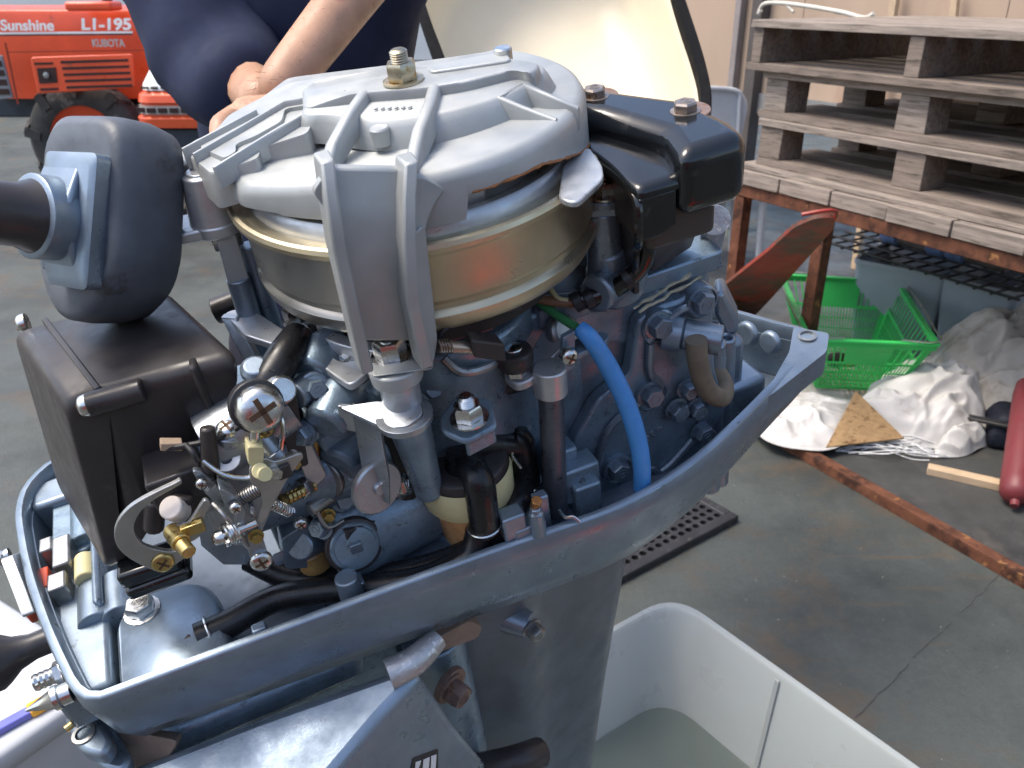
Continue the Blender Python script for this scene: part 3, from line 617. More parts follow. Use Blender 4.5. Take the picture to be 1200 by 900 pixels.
# gussets from the cover skirt into the leg
b = MB(); b.prism(rpoly([lp(386, 196, -.1035), lp(366, 226, -.1035), lp(378, 240, -.1035), lp(388, 258, -.1055), lp(396, 292, -.1085), lp(398, 240, -.1045)], .008, 4), (0, .005, 0))
b.prism(rpoly([lp(484, 200, -.1035), lp(524, 222, -.1035), lp(512, 236, -.1035), lp(503, 255, -.106), lp(498, 275, -.109), lp(484, 270, -.109)], .008, 4), (0, .005, 0)); b.build_each('gusset', SILV, legw, bevel=.001)
b = MB(); p = V(*e(462, 426, h=-.012)); b.lathe([(.0145, -.010), (.0150, -.002), (.0145, 0), (.001, 0)], p, n=32, cap0=True)
b.prism(rpoly([e(434, 424, h=-.010), e(505, 420, h=-.010), e(509, 432, h=-.010), e(436, 442, h=-.010)], .002, 2), (0, .008, -.006)); b.build('foot', SILV, legw, .001)
bolt(legw, V(*e(459, 419, h=-.0118)), (0, 0, 1), .0092, .0105)
b = MB(); b.cyl(V(*p) + V(0, 0, -.008), V(*p) + V(-.001, 0, -.042), .0112, n=28); b.build('cover_post', ALU, motor, .0006)
b = MB(); b.cyl(V(*p) + V(0, 0, -.040), V(*p) + V(.004, .01, -.11), .0125, .009, 22); b.build('post_base', BLUED, motor, .001)
# left arm of the cover: boss, pulley bracket, strap leg
p = V(*e(236, 203, h=.074)); b = MB(); b.lathe([(.0160, -.028), (.0150, -.020), (.0118, -.004), (.0112, 0), (.0085, .001), (.0085, .0022), (.0045, .0022)], p, n=30, cap0=True, cap1=True); b.build('bracket_boss', ALU, cover, .0005)
b = MB(); b.beam(p + V(0, 0, -.031), p + V(-.075, .02, -.034), .028, .007); b.lathe([(.0165, -.035), (.0165, -.027)], p, n=28, cap0=True, cap1=True); b.build('pulley_bracket', ALU, motor, .0015)
b = MB(); b.hexh(p + V(0.001, -.001, -.046), (0, 0, 1), .010, .011); b.build('bolt', STEEL, motor, .0006)
b = MB(); b.prism(rpoly([e(246, 252, y=.012), e(268, 246, y=.012), e(293, 330, y=.012), e(268, 334, y=.012)], .001, 2), (.0, .005, 0)); b.build('strap_leg', SILV, cover, .001)
b = MB(); q = V(*e(281, 332, y=.016)); b.cyl(q + V(0, 0, .004), q + V(-.002, 0, -.05), .0072, n=18); b.cyl(q + V(.012, .006, .02), q + V(.01, .006, -.06), .006, n=14); b.build('cover_post', BLUE, motor, .0006)
b = MB(); q = V(*e(252, 365, y=.06)); b.cyl(q, q + V(.022, -.004, .004), .009, n=20); b.build('pipe_end', BLACK, motor, .001)
# ---- black rear cover: two-step glossy housing
def stp(P, z): return [V(q[0], q[1], z) for q in P]
hi = [V(*e(x, y, h=.075)) for x, y in ((650, 108), (720, 103), (806, 114))]
hi += [V(.158, -.098, .075), V(.153, -.121, .075), V(.1085, -.121, .075), V(*e(776, 152, h=.075)), V(*e(700, 130, h=.075)), V(*e(640, 124, h=.075))]
hc = sum(hi) / len(hi)
b = MB(); b.loft([stp(hi, .036), stp(hi, .075)]); rc = b.build('rear_cover', GLOSS, motor, .010, 5)
lo = [V(*e(640, 150, h=.061)), V(*e(690, 152, h=.061)), V(*e(752, 168, h=.061)), V(.118, -.117, .061), V(.088, -.117, .061), V(*e(735, 215, h=.061)), V(*e(716, 195, h=.061)), V(*e(690, 178, h=.061)), V(*e(640, 172, h=.061))]
lo = rpoly(lo, [0, .01, .01, .001, .004, .01, .02, .01, 0], 6)
b = MB(); b.loft([stp(lo, .0545), stp(lo, .0565), stp([q + V(.0005, .0008, 0) for q in lo], .0585), stp([q + V(.0015, .003, 0) for q in lo], .0603), stp([q + V(.003, .006, 0) for q in lo], .061)]); b.build('step', GLOSS, rc, sharp=50)
b = MB(); b.prism([V(.088, -.1167, .0545), V(.1105, -.1167, .0545), V(.1105, -.1167, .034), V(.100, -.1167, .030), V(.088, -.1167, .030)], (0, .003, 0)); b.build('skirt', GLOSS, rc, .0008)
b = MB(); b.tube([e(688, 180, h=.056), e(714, 196, h=.056), (.0885, -.112, .054), (.0885, -.114, .03), e(744, 300, h=.004), e(744, 340, h=-.03)], .0026, 8, 5); b.build('arch_edge', GLOSS, rc)
b = MB(); b.prism([V(.092, -.108, .050), V(*e(744, 300, h=.004)), V(*e(744, 345, h=-.03)), V(*e(744, 345, h=-.03)) + V(.012, .06, 0), V(.104, -.05, .050)], (.003, 0, 0)); b.build('side_wall', BLACK, rc)
for q in ((803, 131), (697, 114)):
    bolt(rc, V(*e(*q, h=.0745)), (0, 0, 1), .0068, .0052, mat('dull_bolt', (.36, .31, .27), .9, .45, .25, 120, .1, 400, dirt=(.20, .09, .05), da=.54, ds=160))
    b = MB(); b.lathe([(.0142, 0), (.0142, .0012), (.006, .0014)], V(*e(*q, h=.0735)), n=26, cap0=True); b.build('washer', MATS['rusty_bolt'], rc, .0004)
# coil housing and duct below the rear cover
b = MB(); b.prism(rpoly([V(.095, -.112, .018), V(.140, -.112, .018), V(.140, -.03, .018), V(.105, -.03, .018)], .006, 4), (0, 0, .030))
b.loft([[V(*e(762, 268, h=.018)), V(*e(836, 222, h=.018)), V(*e(836, 222, h=.018)) + V(-.03, .07, 0), V(*e(762, 268, h=.018)) + V(-.03, .07, 0)], [V(*e(765, 320, h=-.035)), V(*e(812, 290, h=-.035)), V(*e(812, 290, h=-.035)) + V(-.03, .07, 0), V(*e(765, 320, h=-.035)) + V(-.03, .07, 0)]])
b.build('coil_housing', mat('warm_black_plastic', (.055, .045, .038), 0., .42, .15, 20, .05, 500), motor, .003)
b = MB(); b.beam(V(*e(690, 240, h=.022)), V(*e(738, 236, h=.022)), .026, .006); b.cyl(V(*e(706, 245, h=.02)), V(*e(712, 330, h=-.03)), .0105, .0125, 22); b.lathe([(.0155, 0), (.0155, .004), (.012, .005)], V(*e(707, 233, h=.025)), n=24, cap1=True); b.build('coil_bracket', BLUE, motor, .0012)
bolt(motor, V(*e(709, 230, h=.030)), (0, 0, 1), .0068, .008)
# ---- silencer box
D0 = V(*e(80, 470, h=0)); C0 = V(*e(284, 414, h=0)); B0 = V(*e(198, 336, h=0)); A1 = V(*e(22, 388, h=0))
nn_ = nrm(np.cross(C0 - D0, Z3)); 
if nn_[1] > 0: nn_ = -nn_
back = A1 - D0; back = B0 - C0
f = lambda px, py: epl(px, py, D0, nn_)
face = [D0, C0, V(*f(284, 452)), V(*f(272, 470)), V(*f(172, 585)), V(*f(165, 640)), V(*f(140, 668)), V(*f(132, 668))]
b = MB(); u_ = nrm(C0 - D0); 
def shell(name, P, seam, par, r):
    """profile in the near face carried back to the far side, its ends rounded over"""
    P = rpoly(P, r, 5); c = sum(P) / len(P); bl = np.linalg.norm(back); bd = back / bl
    def rg(d, o):
        out = []
        for q in P:
            v = q - c; v = v * (1 - d / .045); 
            if abs((q - seam) @ u_) < .006: v = v + u_ * ((q - c) @ u_ - v @ u_)
            out.append(c + v + bd * o)
        return out
    R = [rg(d, o) for d, o in ((.009, 0), (.0045, .0012), (.0016, .0040), (0, .009))] + [rg(d, bl - o) for d, o in ((0, .009), (.0016, .0040), (.0045, .0012), (.009, 0))]
    b = MB(); b.loft(R); return b.build(name, BLACK, par, sharp=60)
sm = D0 + u_ * .0165
sb = shell('silencer_box', [sm] + face[1:6] + [V(*f(152, 660))], sm, motor, [0, .014, .008, .01, .02, .01, 0])
lid = shell('lid', [D0 - u_ * .003, sm - u_ * .0006, V(*f(151, 662)), V(*f(128, 674))], sm, sb, [.013, 0, 0, .006])
b = MB(); b.beam(sm + back * .03 + V(0, 0, -.0005), sm + back * .98 + V(0, 0, -.0005), .0035, .004, Z3); b.build('lid_seam', BLACK, sb, .0008)
b = MB(); s0 = V(*f(101, 474)); b.cyl(s0 + u_ * .001 + nn_ * .001, s0 + u_ * .030 + nn_ * .001, .0068, n=20)
b.build('screw_boss', BLACK, sb, .001)
bolt(sb, s0 + nn_ * .001 + u_ * .002, -u_, .0062, .006, None, 'pan', 'screw'); bolt(sb, V(*e(32, 378, h=-.004)), -u_, .0062, .006, None, 'pan', 'screw')
b = MB(); b.box(V(*f(243, 470)) - nn_ * .004, (.005, .012, .05), [u_, nn_, Z3]); b.build('face_rib', BLACK, sb, .003)
b = MB(); b.beam(V(*f(140, 668)) + nn_ * .003, V(*f(212, 644)) + nn_ * .003, .02, .012); b.beam(V(*f(150, 682)) + nn_ * .001, V(*f(224, 654)) + nn_ * .001, .026, .010); b.build('lower_duct', GLOSS, sb, .003)
# ---- tiller handle folded up at the left: pad, collar, grip
def w2e(v): return V(v @ EX, v @ EY, v @ EZ)
pc = w2e(wdp(100, 260, .475) - EO); gd = nrm(w2e(-VR * .52 - VF * .84 - VU * .06))
hx = -gd                                          # towards the pad
px_ = w2e(VU * .115 + VR * .022); py_ = nrm(px_ - hx * (px_ @ hx)); pz_ = np.cross(hx, py_)
b = MB()
def pad(w, h, off, r): 
    pts = rpoly([py_ * h + pz_ * w * .85, py_ * h - pz_ * w * .85, -py_ * h * .45 - pz_ * w, -py_ * h * .95 - pz_ * w * .55, -py_ * h + pz_ * w * .1, -py_ * h * .55 + pz_ * w * .9], r, 7); return [pc + hx * off + q for q in pts]
b.loft([pad(.026, .042, -.004, .016), pad(.036, .052, -.006, .02), pad(.041, .057, -.002, .022), pad(.043, .0585, .008, .024), pad(.043, .0585, .024, .024), pad(.040, .056, .036, .023), pad(.032, .047, .042, .02)])
til = thing('tiller_handle', None, None); til.parent = motor
til = b.build('tiller_handle', PADR, motor, sharp=70)
for o in [o for o in bpy.data.objects if o.name.startswith('tiller_handle') and o.type == 'EMPTY']: bpy.data.objects.remove(o)
til.name = 'tiller_handle'
b = MB(); q = pc - hx * .004
def sq(w, h, o, r): return [pc + hx * o + pz_ * .007 + k for k in rpoly([py_ * h + pz_ * w, py_ * h - pz_ * w, -py_ * h - pz_ * w * .8, -py_ * h + pz_ * w * .8], r, 6)]
b.loft([sq(.024, .036, -.002, .005), sq(.024, .036, -.014, .005), sq(.021, .032, -.016, .006)]); b.build('collar_base', BLUE, til, sharp=50)
b = MB(); b.lathe([(.021, .012), (.0225, .018), (.0225, .030), (.021, .031)], pc, gd, 40, True, True); b.build('collar', BLUE, til, sharp=50)
b = MB(); b.prism([pc + gd * .014 + py_ * .032 + pz_ * .018, pc + gd * .026 + py_ * .004 + pz_ * .0225, pc + gd * .014 - py_ * .030 + pz_ * .018], -pz_ * .036); b.build('collar_web', BLUE, til, .003)
b = MB(); b.lathe([(.0205, .029), (.0190, .032), (.0165, .039), (.0160, .060), (.0160, .16), (.012, .165)], pc, gd, 34, True, True); b.build('grip', BLACK, til, sharp=50)
# ---- carburettor and its linkage
b = MB(); b.prism(rpoly([V(-.150, -.030, -.206), V(-.07, -.055, -.206), V(-.06, .06, -.206), V(-.150, .06, -.206)], .01, 3), (0, 0, .13)); b.cyl(V(-.16, -.03, -.115), V(-.06, -.04, -.11), .026, n=26); b.build('intake_manifold', BLUED, motor, .004)  # block added behind the carburettor to hide the bright pan floor
CARB = mat('carb_alloy', (.34, .37, .40), .8, .34, .15, 60, .08, 500, dirt=(.09, .08, .07), da=.62, ds=130)
b = MB()
def cy(px, py, y): return V(*e(px, py, y=y))
q = cy(285, 500, -.055); b.cyl(q + V(-.02, .0, -.006), q + V(.028, .004, .006), .021, n=30)
b.prism(rpoly([cy(262, 545, -.07), cy(318, 530, -.07), cy(322, 590, -.07), cy(300, 640, -.07), cy(258, 640, -.07), cy(240, 600, -.07)], .005, 4), (0, .045, 0))
b.loft([[cy(232, 598, -.066) + V(0, .045 * k, 0) for k in (0, 1)] + [cy(312, 600, -.066) + V(0, .045 * k, 0) for k in (1, 0)], [cy(236, 640, -.062) + V(0, .04 * k, 0) for k in (0, 1)] + [cy(300, 640, -.062) + V(0, .04 * k, 0) for k in (1, 0)], [cy(262, 662, -.062) + V(0, .03 * k, 0) for k in (0, 1)] + [cy(290, 662, -.062) + V(0, .03 * k, 0) for k in (1, 0)]])
b.lathe([(.012, 0), (.012, .012), (.009, .016)], cy(272, 520, -.06), (.1, -.3, 1), 22, True, True)
b.lathe([(.008, -.004), (.008, .004), (.003, .004), (.003, .0)], cy(266, 541, -.073), (.1, -.5, 1), 20)
b.cyl(cy(300, 505, -.07), cy(324, 535, -.078), .0062, n=16); b.cyl(cy(320, 530, -.077), cy(326, 537, -.079), .0072, n=16)
b.prism(rpoly([cy(318, 470, -.045), cy(345, 480, -.045), cy(358, 560, -.045), cy(330, 560, -.045)], .003, 3), (0, .03, 0))
carb = b.build('carburettor', CARB, motor, .0018)
bolt(carb, cy(267, 505, -.066), (.05, -.35, 1), .0066, .006, None, 'pan', 'screw')
b = MB(); b.cyl(cy(266, 528, -.066), cy(267, 507, -.066), .0085, n=20); b.build('screw_boss', CARB, carb, .001)
bolt(carb, cy(308, 500, -.074), (.1, -.9, .3), .0062, .006, BRASS, 'pan', 'screw')
bolt(carb, cy(303, 478, -.088), (.15, -.9, .35), .0128, .011, None, 'pan', 'screw')
b = MB(); ax_ = nrm(V(.15, -.9, .35)); b.lathe([(.0135, -.012), (.0145, -.006), (.0145, -.001), (.010, 0)], cy(302, 477, -.088), ax_, 24, True, True); b.build('rubber_washer', RUBBER, carb, .0006)
b = MB(); b.cyl(cy(301, 490, -.092), cy(296, 527, -.092), .0028, n=12); b.cyl(cy(296, 452, -.08), cy(297, 466, -.082), .0024, n=10); b.build('link_rod', STEEL, carb)
b = MB(); b.prism(rpoly([cy(290, 524, -.098), cy(310, 524, -.098), cy(309, 545, -.098), cy(300, 548, -.098), cy(291, 545, -.098)], .0015, 2), (0, .010, 0)); b.cyl(cy(305, 552, -.102), cy(305, 552, -.088), .0045, n=16); b.cyl(cy(311, 556, -.104), cy(305, 552, -.095), .0042, n=14); b.build('link_joint', CREAMP, carb, .0005)
LEV = mat('lever_steel', (.42, .43, .42), .9, .38, .12, 60, .06, 500, dirt=(.15, .13, .1), da=.64, ds=160)
def plate_(name, pts, th=.0022, r=.003, m=LEV, bev=.0004, parent=None):
    b = MB(); b.prism(rpoly(pts, r, 4), (0, th, 0)); return b.build(name, m, parent or carb, bev)
plate_('throttle_lever', [cy(292, 548, -.097), cy(310, 536, -.097), cy(322, 542, -.097), cy(354, 531, -.097), cy(356, 536, -.097), cy(338, 560, -.097), cy(318, 596, -.097), cy(308, 615, -.097), cy(300, 612, -.097), cy(308, 590, -.097), cy(305, 574, -.097), cy(294, 568, -.097)])
b = MB(); b.box(cy(333, 553, -.098), (.008, .002, .009)); b.build('lever_slot', BLACK, carb, .0008)
bolt(carb, cy(310, 557, -.099), (0, -1, .1), .0035, .003, None, 'pan', 'screw')
# choke hook: flat bar bent round, polished edge
CH = [(212, 562), (206, 566), (176, 580), (152, 594), (138, 610), (133, 626), (137, 642), (150, 654), (172, 666), (190, 672), (206, 662), (222, 650)]
CI = [(214, 567), (182, 584), (164, 600), (156, 616), (158, 628), (168, 640), (186, 645), (202, 648), (222, 640)]
plate_('choke_lever', [cy(x, y, -.088) for x, y in CH] + [cy(x, y, -.088) for x, y in reversed(CI)], .0032, .006, LEV, .0007)
bolt(carb, cy(191, 659, -.0885), (0, -1, .12), .0062, .0022, BRASS, 'pan', 'rivet')
plate_('choke_cam', [cy(193, 630, -.096), cy(200, 618, -.096), cy(218, 618, -.096), cy(228, 604, -.096), cy(240, 585, -.096), cy(248, 590, -.096), cy(240, 605, -.096), cy(241, 620, -.096), cy(232, 632, -.096), cy(212, 640, -.096), cy(198, 640, -.096)], .003, .004)
b = MB(); d_ = nrm(cy(222, 648, -.115) - cy(202, 622, -.094)); b.cyl(cy(202, 622, -.092), cy(213, 637, -.106), .0052, n=16); b.cyl(cy(213, 637, -.106), cy(222, 648, -.114), .0040, n=14); b.box(cy(226, 619, -.0985), (.012, .004, .007)); b.build('lever_pin', BRASS, carb, .0006)
b = MB(); q = cy(212, 600, -.082); b.cyl(q, q + V(-.003, -.005, .010), .0066, n=24); b.build('roller', mat('cream_roller', (.62, .55, .48), 0, .5), carb, .0008)
b = MB(); b.cyl(cy(214, 590, -.08), cy(216, 580, -.078), .006, n=14); b.cyl(cy(206, 582, -.078), cy(209, 592, -.078), .0015, n=8)
b.cyl(cy(247, 552, -.078), cy(243, 500, -.072), .0052, .0042, 14); b.box(cy(206, 555, -.06), (.03, .03, .02)); b.box(cy(224, 572, -.06), (.03, .02, .03)); b.cyl(cy(180, 620, -.06), cy(182, 585, -.06), .006, n=12)
b.build_each('choke_boot', BLACK, carb, bevel=.0015)
b = MB(); b.prism([cy(188, 520, -.072), cy(214, 520, -.072), cy(214, 529, -.072), cy(188, 529, -.072)], (0, .006, 0)); b.build('wire_tag', mat('tan_tag', (.42, .30, .2), 0, .6), carb, .0006)
b = MB(); b.tube([cy(192, 526, -.07), cy(240, 518, -.074), cy(272, 505, -.07), cy(290, 490, -.07), cy(300, 470, -.06)], .0018, 8); b.tube([cy(218, 521, -.074), cy(226, 530, -.08), cy(232, 541, -.082)], .0016, 8)
b.tube([cy(336, 450, -.05), cy(348, 470, -.055), cy(354, 505, -.055)], .0020, 8); b.build_each('thin_cable', RUBBER, carb)
plate_('linkage_arm', [cy(225, 552, -.082), cy(235, 552, -.082), cy(262, 575, -.082), cy(272, 588, -.082), cy(262, 598, -.082), cy(240, 578, -.082)], .004, .002, CARB)
b = MB(); b.prism(rpoly([cy(256, 572, -.098), cy(274, 580, -.098), cy(288, 600, -.098), cy(284, 625, -.098), cy(276, 624, -.098), cy(278, 604, -.098), cy(262, 590, -.098)], .002, 3), (0, .010, 0)); b.prism(rpoly([cy(292, 596, -.094), cy(298, 594, -.094), cy(304, 620, -.094), cy(298, 628, -.094)], .002, 3), (0, .006, 0)); b.build('idle_bracket', CARB, carb, .001)
b = MB(); b.spring(cy(262, 628, -.102), cy(277, 622, -.100), .0058, .0011, 4.5); b.build('idle_spring', STEEL, carb)
bolt(carb, cy(260, 629, -.1025), nrm(cy(240, 636, -.104) - cy(277, 622, -.1)), .0042, .005, None, 'pan', 'screw')
b = MB(); b.cyl(cy(258, 630, -.1022), cy(300, 613, -.098), .0022, n=10); b.build('idle_screw', STEEL, carb)
plate_('lower_arm', [cy(284, 625, -.094), cy(304, 618, -.094), cy(316, 655, -.094), cy(308, 664, -.094), cy(296, 663, -.094)], .003, .004, CARB)
bolt(carb, cy(306, 656, -.0945), (0, -1, .15), .0066, .0042, None, 'pan', 'screw')
b = MB(); b.spring(cy(280, 585, -.086), cy(305, 572, -.09), .0035, .0008, 9); b.build('return_spring', DSTEEL, carb)
b = MB(); b.lathe([(.0040, 0)] + [(.0040 if i % 2 else .0034, .0016 * i) for i in range(1, 16)], cy(331, 587, -.07), nrm(cy(356, 575, -.062) - cy(331, 587, -.07)), 12, True, True); b.build('adjust_screw', BRASS, motor)
b = MB(); b.hexh(cy(352, 574, -.062), nrm(cy(356, 575, -.062) - cy(331, 587, -.07)), .0068, .006); b.build('nut', STEEL, motor, .0004)
for pts, r in (([(238, 540, -.085), (262, 556, -.092), (290, 560, -.094), (312, 550, -.098)], .0013), ([(322, 470, -.07), (332, 500, -.078), (330, 530, -.08), (346, 545, -.075)], .0014), ([(250, 590, -.09), (268, 610, -.1), (290, 640, -.096)], .0016), ([(360, 470, -.055), (385, 488, -.06), (405, 500, -.055), (420, 530, -.05)], .0018), ([(372, 600, -.07), (384, 618, -.075), (402, 610, -.07)], .0012)):
    b = MB(); b.tube([cy(x, y, yy) for x, y, yy in pts], r, 8, 5); b.build('control_wire', random.choice([STEEL, RUBBER, DSTEEL]), carb)
for x, y, yy, r in ((322, 552, -.096, .0042), (276, 594, -.1, .0034), (300, 628, -.096, .0036), (344, 540, -.066, .0044), (236, 566, -.084, .0032), (352, 612, -.066, .0044), (384, 604, -.066, .004)):
    bolt(carb, cy(x, y, yy), (.05, -1, .2), r, r, random.choice([STEEL, BRASS]), random.choice(['pan', 'hex']), 'screw')
b = MB(); b.spring(cy(318, 590, -.088), cy(340, 600, -.08), .0030, .0007, 8); b.build('return_spring', STEEL, carb)
b = MB(); b.lathe([(.009, 0), (.0095, .004), (.0075, .005), (.0075, .014), (.0055, .016)], cy(340, 520, -.055), (-.3, -.9, .3), 20, True, True); b.build('plug_cap', DSTEEL, carb, .0005)
# plates and tags between carburettor and crankcase
plate_('spacer_plate', [cy(334, 500, -.06), cy(352, 492, -.06), cy(384, 558, -.06), cy(372, 570, -.06), cy(358, 562, -.06)], .010, .002, ALU, .001, motor)
plate_('gasket_tab', [cy(366, 520, -.05), cy(382, 512, -.05), cy(392, 560, -.05), cy(380, 572, -.05)], .008, .002, BRASS, .001, motor)
b = MB(); b.cyl(cy(362, 598, -.062), cy(388, 580, -.055), .0058, n=14); b.cyl(cy(392, 556, -.05), cy(410, 540, -.04), .016, n=22); b.cyl(cy(392, 556, -.05), cy(382, 563, -.055), .011, .013, 20)
b.build_each('stub', DSTEEL, motor, bevel=.001)
b = MB()
for q, r, q2 in (((360, 505), .010, (398, 480)), ((345, 465), .010, (380, 440)), ((392, 620), .009, (420, 600)), ((350, 640), .012, (372, 628))):
    b.cyl(cy(*q, -.062), cy(*q2, -.045), r * .8, r, 20); 
b.build_each('manifold_stud', BLUE, motor, bevel=.0012)
for q, q2 in (((358, 507), (398, 480)), ((378, 617), (420, 600))): bolt(motor, cy(*q, -.066), nrm(cy(*q, -.066) - cy(*q2, -.045)), .0066, .006, MATS['blue_paint'])
b = MB(); b.tube([cy(350, 392, -.03), cy(335, 416, -.045), cy(318, 444, -.055), cy(306, 462, -.06)], [.0088, .0105, .0105, .0085], 14, 4); b.build('plug_boot', HRUB, motor)
b = MB(); b.tube([cy(338, 398, -.034), cy(318, 440, -.06)], .004, 8, 1); b.build('cable_sleeve', RUBBER, motor)
b = MB(); b.lathe([(.0085, 0), (.0085, .006), (.007, .010)], cy(326, 458, -.068), (.3, -.8, .5), 20, True, True); b.build('cap_nut', STEEL, motor, .0006)
b = MB(); b.lathe([(.0085, 0), (.0085, .004), (.006, .007)], cy(300, 436, -.05), (.1, -.4, 1), 20, True, True); b.build('pivot', BLUE, motor, .0006)
b = MB(); b.prism(rpoly([cy(318, 470, -.07), cy(345, 452, -.07), cy(362, 545, -.07), cy(345, 550, -.07)], .002, 3), (0, .004, 0)); b.build('black_bracket', BLACK, motor, .001)
# bracket plate round the cover post
SHT = mat('sheet_bracket', (.40, .43, .46), .85, .34, .1, 50, .05, 600, dirt=(.2, .17, .14), da=.68, ds=140)
b = MB(); po = V(*e(474, 490, y=-.100))
b.prism(rpoly([e(397, 477, h=-.034), e(440, 470, h=-.034), e(492, 470, h=-.036), e(496, 484, h=-.038), e(478, 500, h=-.04), e(450, 502, h=-.04), e(443, 498, h=-.04)], .003, 3), (0, 0, -.0025))
f0, f1 = V(*e(411, 476, h=-.035)), V(*e(444, 496, h=-.0405))
g0, g1 = V(*e(425, 542, y=f0[1] + .004)), V(*e(456, 592, y=f1[1] + .002)); g2 = V(*e(428, 572, y=f0[1] + .002))
b.loft([[f0, f1, V(*e(455, 560, y=f1[1])), g1, g2, g0], [q + V(.002, .003, 0) for q in (f0, f1, V(*e(455, 560, y=f1[1])), g1, g2, g0)]])
b.prism([V(*e(396, 476, h=-.034)), f0, f0 + V(0, 0, -.020), V(*e(398, 502, h=-.05))], (.001, .002, 0))
b.lathe([(.0155, -.0045), (.0162, 0), (.0115, 0)], V(*e(474, 491, h=-.0385)) + V(.001, .004, 0), n=30)
b.build('sheet_bracket', SHT, motor, .0006)
b = MB(); c_ = V(*e(443, 572, y=-.092)); d_ = nrm(V(.35, -.9, .1)); b.lathe([(.0165, -.004), (.0172, -.002), (.0172, .0), (.016, .001), (.004, .001), (.0035, .003), (.001, .003)], c_, d_, 34, True, True); b.cyl(c_ - d_ * .02, c_ - d_ * .003, .008, n=18); b.build('pivot_disc', SHT, motor)
bolt(motor, V(*e(467, 568, y=-.08)), (.8, -.5, .2), .0075, .006)
b = MB(); b.lathe([(.02, 0), (.019, .05), (.006, .1)], V(*e(480, 590, y=-.045)), n=26, cap0=True); b.build('dark_cone', BLACK, motor, .001)
# small levers low in the pan: pulley wheel and black link
b = MB(); c_ = V(*e(416, 640, y=-.075)); d_ = nrm(V(.1, -.95, .35)); b.lathe([(.0165, -.004), (.0165, .000), (.0155, .001), (.0140, .001), (.0135, .0025), (.010, .003), (.001, .003)], c_, d_, 32, True, True); b.build('shift_wheel', BLUED, motor)
b = MB(); b.lathe([(.019, -.006), (.019, -.001), (.016, 0)], c_, d_, 32, True, True); b.beam(V(*e(400, 625, y=-.07)), V(*e(450, 606, y=-.06)), .012, .010); b.cyl(V(*e(449, 612, y=-.062)), V(*e(449, 612, y=-.05)), .011, n=22); b.build('shift_link', BLACK, motor, .001)
b = MB(); b.box(c_ + d_ * .003, (.008, .003, .008)); b.build('wheel_boss', BLUE, motor, .0006)
b = MB(); b.lathe([(.011, 0), (.010, .014), (.006, .018)], V(*e(370, 660, h=-.175)), n=18, cap1=True); b.build('grease_blob', mat('old_grease', (.28, .17, .06), 0, .35, .3, 90, .2, 200), motor)
b = MB(); b.prism(rpoly([e(330, 632, y=-.06), e(362, 612, y=-.06), e(372, 625, y=-.06), e(366, 665, y=-.06), e(335, 668, y=-.06)], .003, 3), (0, .02, 0)); b.prism(rpoly([e(318, 650, h=-.15), e(368, 630, h=-.15), e(372, 638, h=-.155), e(322, 660, h=-.155)], .002, 2), (0, 0, -.004)); b.build_each('shift_quadrant', BLUE, motor, bevel=.002)
b = MB(); b.prism(rpoly([e(305, 672, h=-.19), e(312, 668, h=-.19), e(334, 690, h=-.2), e(328, 694, h=-.2)], .001, 2), (0, 0, -.006)); b.build('clip', STEEL, motor, .0008)
b = MB()
for q in ((600, 612, -.150, .016, .010), (635, 604, -.158, .010, .02), (618, 622, -.165, .022, .012)):
    b.box(V(*e(q[0], q[1], h=q[2])), (q[3], q[3] * .8, q[4] * 2))
q = V(*e(628, 600, h=-.140)); b.lathe([(.005, -.02), (.005, 0), (.0035, .001), (.0035, .004)], q, n=14, cap1=True)
b.build_each('drain_fitting', BLUE, motor, bevel=.0015)
b = MB(); b.cyl(V(*e(627, 596, h=-.14)), V(*e(629, 586, h=-.13)), .0035, n=12); b.build('copper_stub', mat('copper', (.55, .25, .09), 1, .35), motor, .0004)
b = MB(); b.tube([e(655, 598, h=-.155), e(662, 606, h=-.155), e(672, 606, h=-.155), e(680, 612, h=-.158)], .0012, 8); b.build('wire_clip', STEEL, motor)
b = MB()
for q in ((690, 580, -.16, .03), (672, 560, -.15, .02), (700, 600, -.172, .02)): b.box(V(*e(q[0], q[1], h=q[2])) + V(0, .02, 0), (q[3], .018, .03))
b.build_each('lower_bracket', BLUED, motor, bevel=.002)
b = MB(); b.beam(V(*e(663, 560, y=-.08)), V(*e(690, 590, y=-.08)), .006, .016); b.build('lower_strut', BLUED, motor, .001)
# ---- throttle: ball-joint link, arm plate, vertical shaft
b = MB(); b.cyl(cy(514, 406, -.108), cy(552, 408, -.104), .0036, n=14)
for i in range(5): b.lathe([(.0036, 0), (.0043, .0006), (.0036, .0012)], cy(514 + i * 3, 406, -.108), (1, .05, 0), 14)
b.build('link_rod', mat('warm_steel', (.42, .35, .29), .9, .35), motor)
b = MB(); b.loft([[cy(550, 403, -.104) + V(0, s * .006, t * .006) for s, t in ((-1, -1), (1, -1), (1, 1), (-1, 1))], [cy(588, 408, -.100) + V(0, s * .006, t * .0065) for s, t in ((-1, -1), (1, -1), (1, 1), (-1, 1))]])
p = V(*e(602, 413, h=-.045)); b.lathe([(.0105, -.010), (.0118, -.006), (.0118, .001), (.010, .003), (.006, .003)], p, n=28, cap0=True); b.build('ball_joint', BLACK, motor, .0015)
b = MB(); b.lathe([(.006, .002), (.0058, .004), (.003, .0055), (.0001, .006)], p, n=20); b.lathe([(.0075, -.016), (.0075, -.010)], p, n=6, cap0=True, cap1=True); b.build('ball_stud', STEEL, motor, .0004)
b = MB(); P = [e(590, 440, h=-.062), e(592, 424, h=-.060), e(614, 424, h=-.058), e(640, 380, h=-.050), e(660, 378, h=-.050), e(672, 396, h=-.050), e(655, 412, h=-.054), e(622, 446, h=-.062), e(605, 452, h=-.064)]
